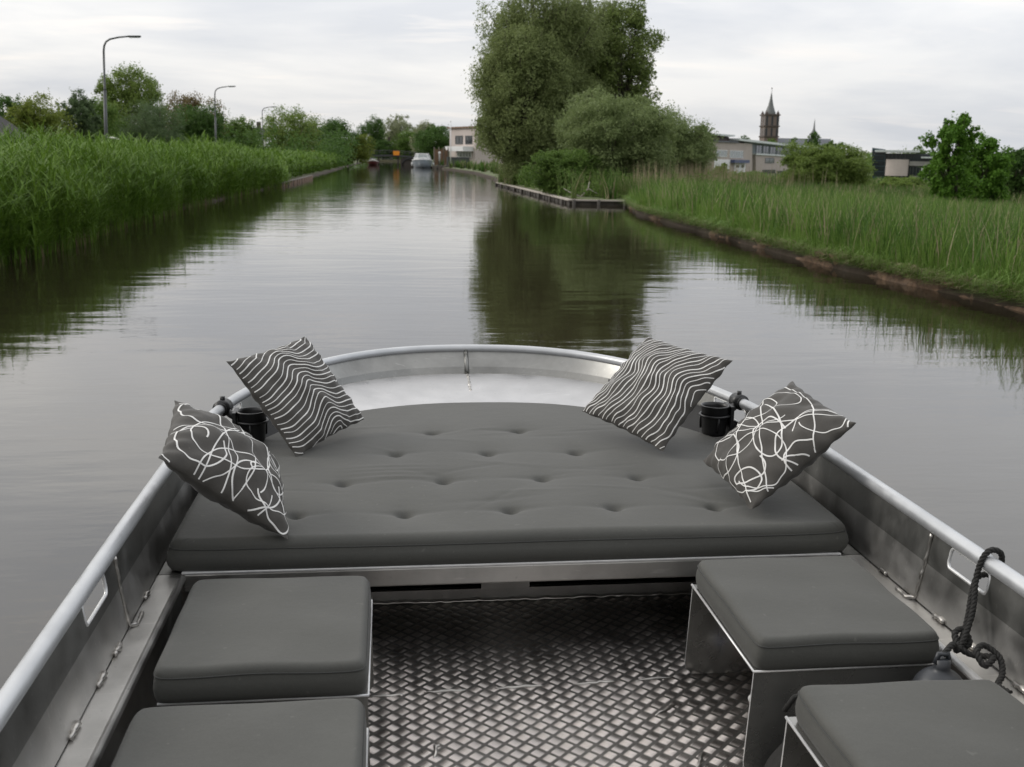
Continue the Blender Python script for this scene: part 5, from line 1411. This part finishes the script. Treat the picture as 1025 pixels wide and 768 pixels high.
def loops(seed, extra=()):
    cen = list(extra) + [(-.5, -.5), (.5, -.5), (-.5, .5), (.5, .5), (0, 0), (-.1, -.75), (-.75, .1)]
    def make(sd):
        r = np.random.default_rng(sd); t = np.linspace(0, 1, 360); out = []
        for (cx, cy) in cen:      # large looping ovals that overshoot and trail off
            cx += r.uniform(-.22, .22); cy += r.uniform(-.22, .22); rot = r.uniform(0, PI); R1 = r.uniform(.30, .62); el = r.uniform(.45, .95)
            n1 = r.uniform(.95, 1.35); p1 = r.uniform(0, 6.28); D = r.uniform(.1, .5); da = r.uniform(0, 2 * PI)
            g = 1 + .35 * (t - .5); ex, ey = R1 * g * np.cos(2 * PI * n1 * t + p1), R1 * el * g * np.sin(2 * PI * n1 * t + p1)
            out.append((cx + D * math.cos(da) * (t - .5) + ex * math.cos(rot) - ey * math.sin(rot), cy + D * math.sin(da) * (t - .5) + ex * math.sin(rot) + ey * math.cos(rot), r.choice([.0034, .0041, .0047])))
        for k in range(4):        # long sweeping arcs from edge to edge
            a0 = r.uniform(0, 2 * PI); a1 = a0 + PI + r.uniform(-.7, .7); b_ = r.uniform(-.5, .5)
            x0, y0, x1, y1 = 1.3 * math.cos(a0), 1.3 * math.sin(a0), 1.3 * math.cos(a1), 1.3 * math.sin(a1)
            out.append((x0 + (x1 - x0) * t - (y1 - y0) * b_ * np.sin(PI * t) * .6, y0 + (y1 - y0) * t + (x1 - x0) * b_ * np.sin(PI * t) * .6, .0040))
        H = np.zeros((6, 6))
        for x, y, _ in out:
            a, b = ((x + 1) * 3).astype(int), ((y + 1) * 3).astype(int); k = (a >= 0) & (a < 6) & (b >= 0) & (b < 6); np.add.at(H, (a[k], b[k]), 1)
        return H, out
    best = max(range(seed * 100, seed * 100 + 80), key=lambda q: (make(q)[0] > 8).sum() - make(q)[0].std() / 12)
    def f(rb, rng):
        for x, y, w_ in make(best)[1]: rb(x, y, w_)
    return f
PG = 'patterned throw pillows'
solve_pillow('throw_pillow', PA, .066, 'dark pillow with white wavy lines on the left of the mattress', waves(True, .135, 4.6, 25, .6, .10), 1, PG)
solve_pillow('throw_pillow', PC, .066, 'dark pillow with white wavy lines on the right of the mattress', waves(False, .125, 4.2, 27, 2.0, .15), 2, PG)
solve_pillow('throw_pillow', PB, .080, 'dark pillow with white looping scrawls leaning over the left side of the boat', loops(14, [(-.78, -.6), (-.72, .5), (-.8, -.1)]), 3, PG)
solve_pillow('throw_pillow', PD, .076, 'dark pillow with white looping scrawls leaning on the right side of the boat', loops(23, [(.75, -.5), (.75, .45), (.82, 0)]), 4, PG)

# cup holders clamped to the rail
def cup_holder(sg, label):
    par = min(HP, key=lambda p: abs(rail_y(p) - 3.70)); rp = hull_pt(par, sg, .987, 4.822, RAILZ); i = HP.index(par); r2_ = hull_pt(HP[i + 1], sg, .987, 4.822, RAILZ)
    t = (r2_ - rp).normalized(); c = Vector((BX + sg * .835, 3.645, DECK + .085))
    root = empty('cup_holder', tuple(c), 0, label, 'cup holder', 'black cup holders on the rail')
    m = MB(); m.lathe([(0, 0), (.040, 0), (.044, .01), (.050, .105), (.053, .108), (.053, .112), (.048, .112), (.046, .10), (.040, .012), (0, .012)], (0, 0, 0), 28); m.build('cup', M['black'], root)
    m = MB(); m.tube([(.0535 * math.cos(a), .0535 * math.sin(a), .075) for a in np.linspace(0, 2 * PI, 33)[:-1]], .005, 8, closed=True)
    for a in (0.5, 2.6, 4.7): m.tube([(.053 * math.cos(a), .053 * math.sin(a), .075), (.050 * math.cos(a), .050 * math.sin(a), .02)], .0045, 6)
    m.build('ring', M['black'], root)
    q = rp - c; e = Vector((sg * .05, .01, .085))
    m = MB(); m.tube([q - t * .026, q + t * .026], .029, 14); m.tube([q - t * .036, q - t * .030], .025, 12); m.tube([q + Vector((0, 0, .02)), q + Vector((0, 0, .04))], .009, 8); m.build('clamp', M['black'], root)
    m = MB(); d = (e - q); m.tube([q, q.lerp(e, .5) + Vector((0, 0, -.006)), e], [.016, .014, .016], 10); m.tube([e + Vector((0, 0, -.05)), e + Vector((0, 0, .012))], .013, 8); m.box((sg * .058, .012, .05), (.012, .085, .12)); m.build('bracket', M['black'], root)
    q_ = [p for p in HP if 3.28 < rail_y(p) < 4.56]; rows = [(.945, 4.17, DECK + .004), (.9695, 4.70, .621), (.9715, 4.722, .646)]; m = MB()
    m.add([hull_pt(p, sg, *r) + Vector((-sg * .003, -.003, .004)) - c for p in q_ for r in rows], [(i * 3 + k, i * 3 + k + 1, i * 3 + k + 4, i * 3 + k + 3) for i in range(len(q_) - 1) for k in range(2)], 0, True)
    m.build('glint_cover', M['black_matte'], root)  # added black sheet, hides the sun glint on the hull quarter
cup_holder(-1, 'black cup holder clamped to the rail behind the wavy pillow on the left'); cup_holder(1, 'black cup holder clamped to the rail between the two pillows on the right')

# fender and its line
FX, FY = 1.165, 1.935
def fender():
    root = empty('boat_fender', (FX, FY, FLOOR), 0, 'dark grey boat fender standing between the two benches on the right', 'fender')
    m = MB(); r = .058
    m.lathe([(0, 0.002)] + [(r * math.sin(a), r - r * math.cos(a) + .002) for a in np.linspace(.2, PI / 2, 7)] + [(r * 1.0, .235)] + [(r * math.cos(a), .235 + r * math.sin(a)) for a in np.linspace(.15, 1.25, 8)] + [(.017, .297), (.0165, .315), (0, .317)], (0, 0, 0), 24); m.build('body', M['fender'], root)
    m = MB(); m.tube([(-.016, 0, .305), (-.010, 0, .327), (.010, 0, .327), (.016, 0, .305)], .006, 8); m.build('eye', M['fender'], root)
fender()
def rope():
    def cr(P, n=10):
        P = [Vector(p) for p in P]; P = [2 * P[0] - P[1]] + P + [2 * P[-1] - P[-2]]; out = []
        for i in range(1, len(P) - 2):
            a, b, c, d = P[i - 1:i + 3]
            for k in range(n):
                t = k / n; out.append(.5 * ((2 * b) + (c - a) * t + (2 * a - 5 * b + 4 * c - d) * t * t + (3 * b - a - 3 * c + d) * t ** 3))
        out.append(P[-2]); return out
    XR_ = BX + .987; DY = .035
    main = [(FX, FY, FLOOR + .325), (1.20, 1.96, .59), (1.235, 2.00, .555), (1.262, 2.02, .575), (1.29, 2.045, .63), (XR_ - .034, 2.08, .69), (XR_ - .020, 2.085, .735), (XR_, 2.088, .751), (XR_ + .024, 2.09, .742), (XR_ + .031, 2.095, .715), (XR_ + .020, 2.10, .690), (XR_ - .012, 2.105, .682), (XR_ - .033, 2.09, .66), (1.285, 2.055, .60), (1.262, 2.03, .565), (1.245, 2.02, .545)]
    knot = [(1.245, 2.02, .545), (1.275, 2.02, .560), (1.272, 2.045, .582), (1.25, 2.04, .575), (1.245, 2.01, .558), (1.265, 1.99, .548), (1.29, 1.965, .556), (1.28, 1.935, .566), (1.255, 1.925, .556), (1.25, 1.95, .575), (1.275, 1.965, .582), (1.297, 1.94, .566), (1.285, 1.905, .545), (1.262, 1.88, .534), (1.27, 1.85, .532)]
    m = MB()
    for path in (main, knot):
        c = cr(path, 14); s = 0; R = .0034
        fr = []; a = Vector((0, 0, 1)).orthogonal()
        for i, p in enumerate(c):
            t = (c[min(i + 1, len(c) - 1)] - c[max(i - 1, 0)]).normalized(); a = (a - t * a.dot(t)).normalized(); fr.append((p, a.copy(), t.cross(a), s))
            if i < len(c) - 1: s += (c[i + 1] - p).length
        for k in range(3):
            m.tube([p + (a_ * math.cos(s_ * 210 + k * 2.094) + b_ * math.sin(s_ * 210 + k * 2.094)) * R for p, a_, b_, s_ in fr], .0039, 6)
    o = m.build('rope', M['rope']); tag(o, 'black twisted rope looped over the right rail and knotted beside the fender', 'rope')
rope()
def cloth_bag():
    root = empty('strap_bundle', (.862, 1.932, FLOOR), 0, 'black crumpled cloth bundle on the floor between the two right benches', 'bag')
    n, mm_ = 26, 14; V = []; Q = []
    for j in range(mm_ + 1):
        t = j / mm_; z = .235 * t; r = .075 * (1 - t) ** .75 * (1 + .15 * math.sin(7 * t)) + .006
        for k in range(n):
            a = 2 * PI * k / n; rr = r * (1 + .13 * math.sin(3 * a + 4 * t) + .08 * math.sin(7 * a - 6 * t))
            V.append((rr * math.cos(a) * .9 + .02 * t, rr * math.sin(a) * .85, z + .004))
    for j in range(mm_):
        for k in range(n): Q.append((j * n + k, j * n + (k + 1) % n, (j + 1) * n + (k + 1) % n, (j + 1) * n + k))
    obj('cloth', np_mesh('cloth', np.array(V), np.array(Q), smooth=True), M['rope'], root)
    m = MB(); m.tube([(.02, -.005, .235), (.0, -.02, .262), (-.03, -.02, .255), (-.045, -.01, .22)], .006, 7); m.build('loop', M['rope'], root)
cloth_bag()
def tube_item():
    root = empty('marker_tube', (.955, 2.36, FLOOR + .014), .5, 'small white tube with blue and red bands lying under the far right bench', 'tube')
    R = Matrix.Rotation(PI / 2, 3, 'Y'); m = MB(); m.lathe([(0, -.06), (.012, -.06), (.013, -.055), (.013, .05), (.008, .06), (0, .06)], (0, 0, 0), 16, 0, R); m.build('barrel', M['white'], root)
    for z, mt in ((-.03, 'blue_label'), (.035, 'red_label')):
        m = MB(); m.lathe([(.0134, z - .012), (.0136, z - .011), (.0136, z + .011), (.0134, z + .012)], (0, 0, 0), 16, 0, R); m.build('band', M[mt], root)
tube_item()
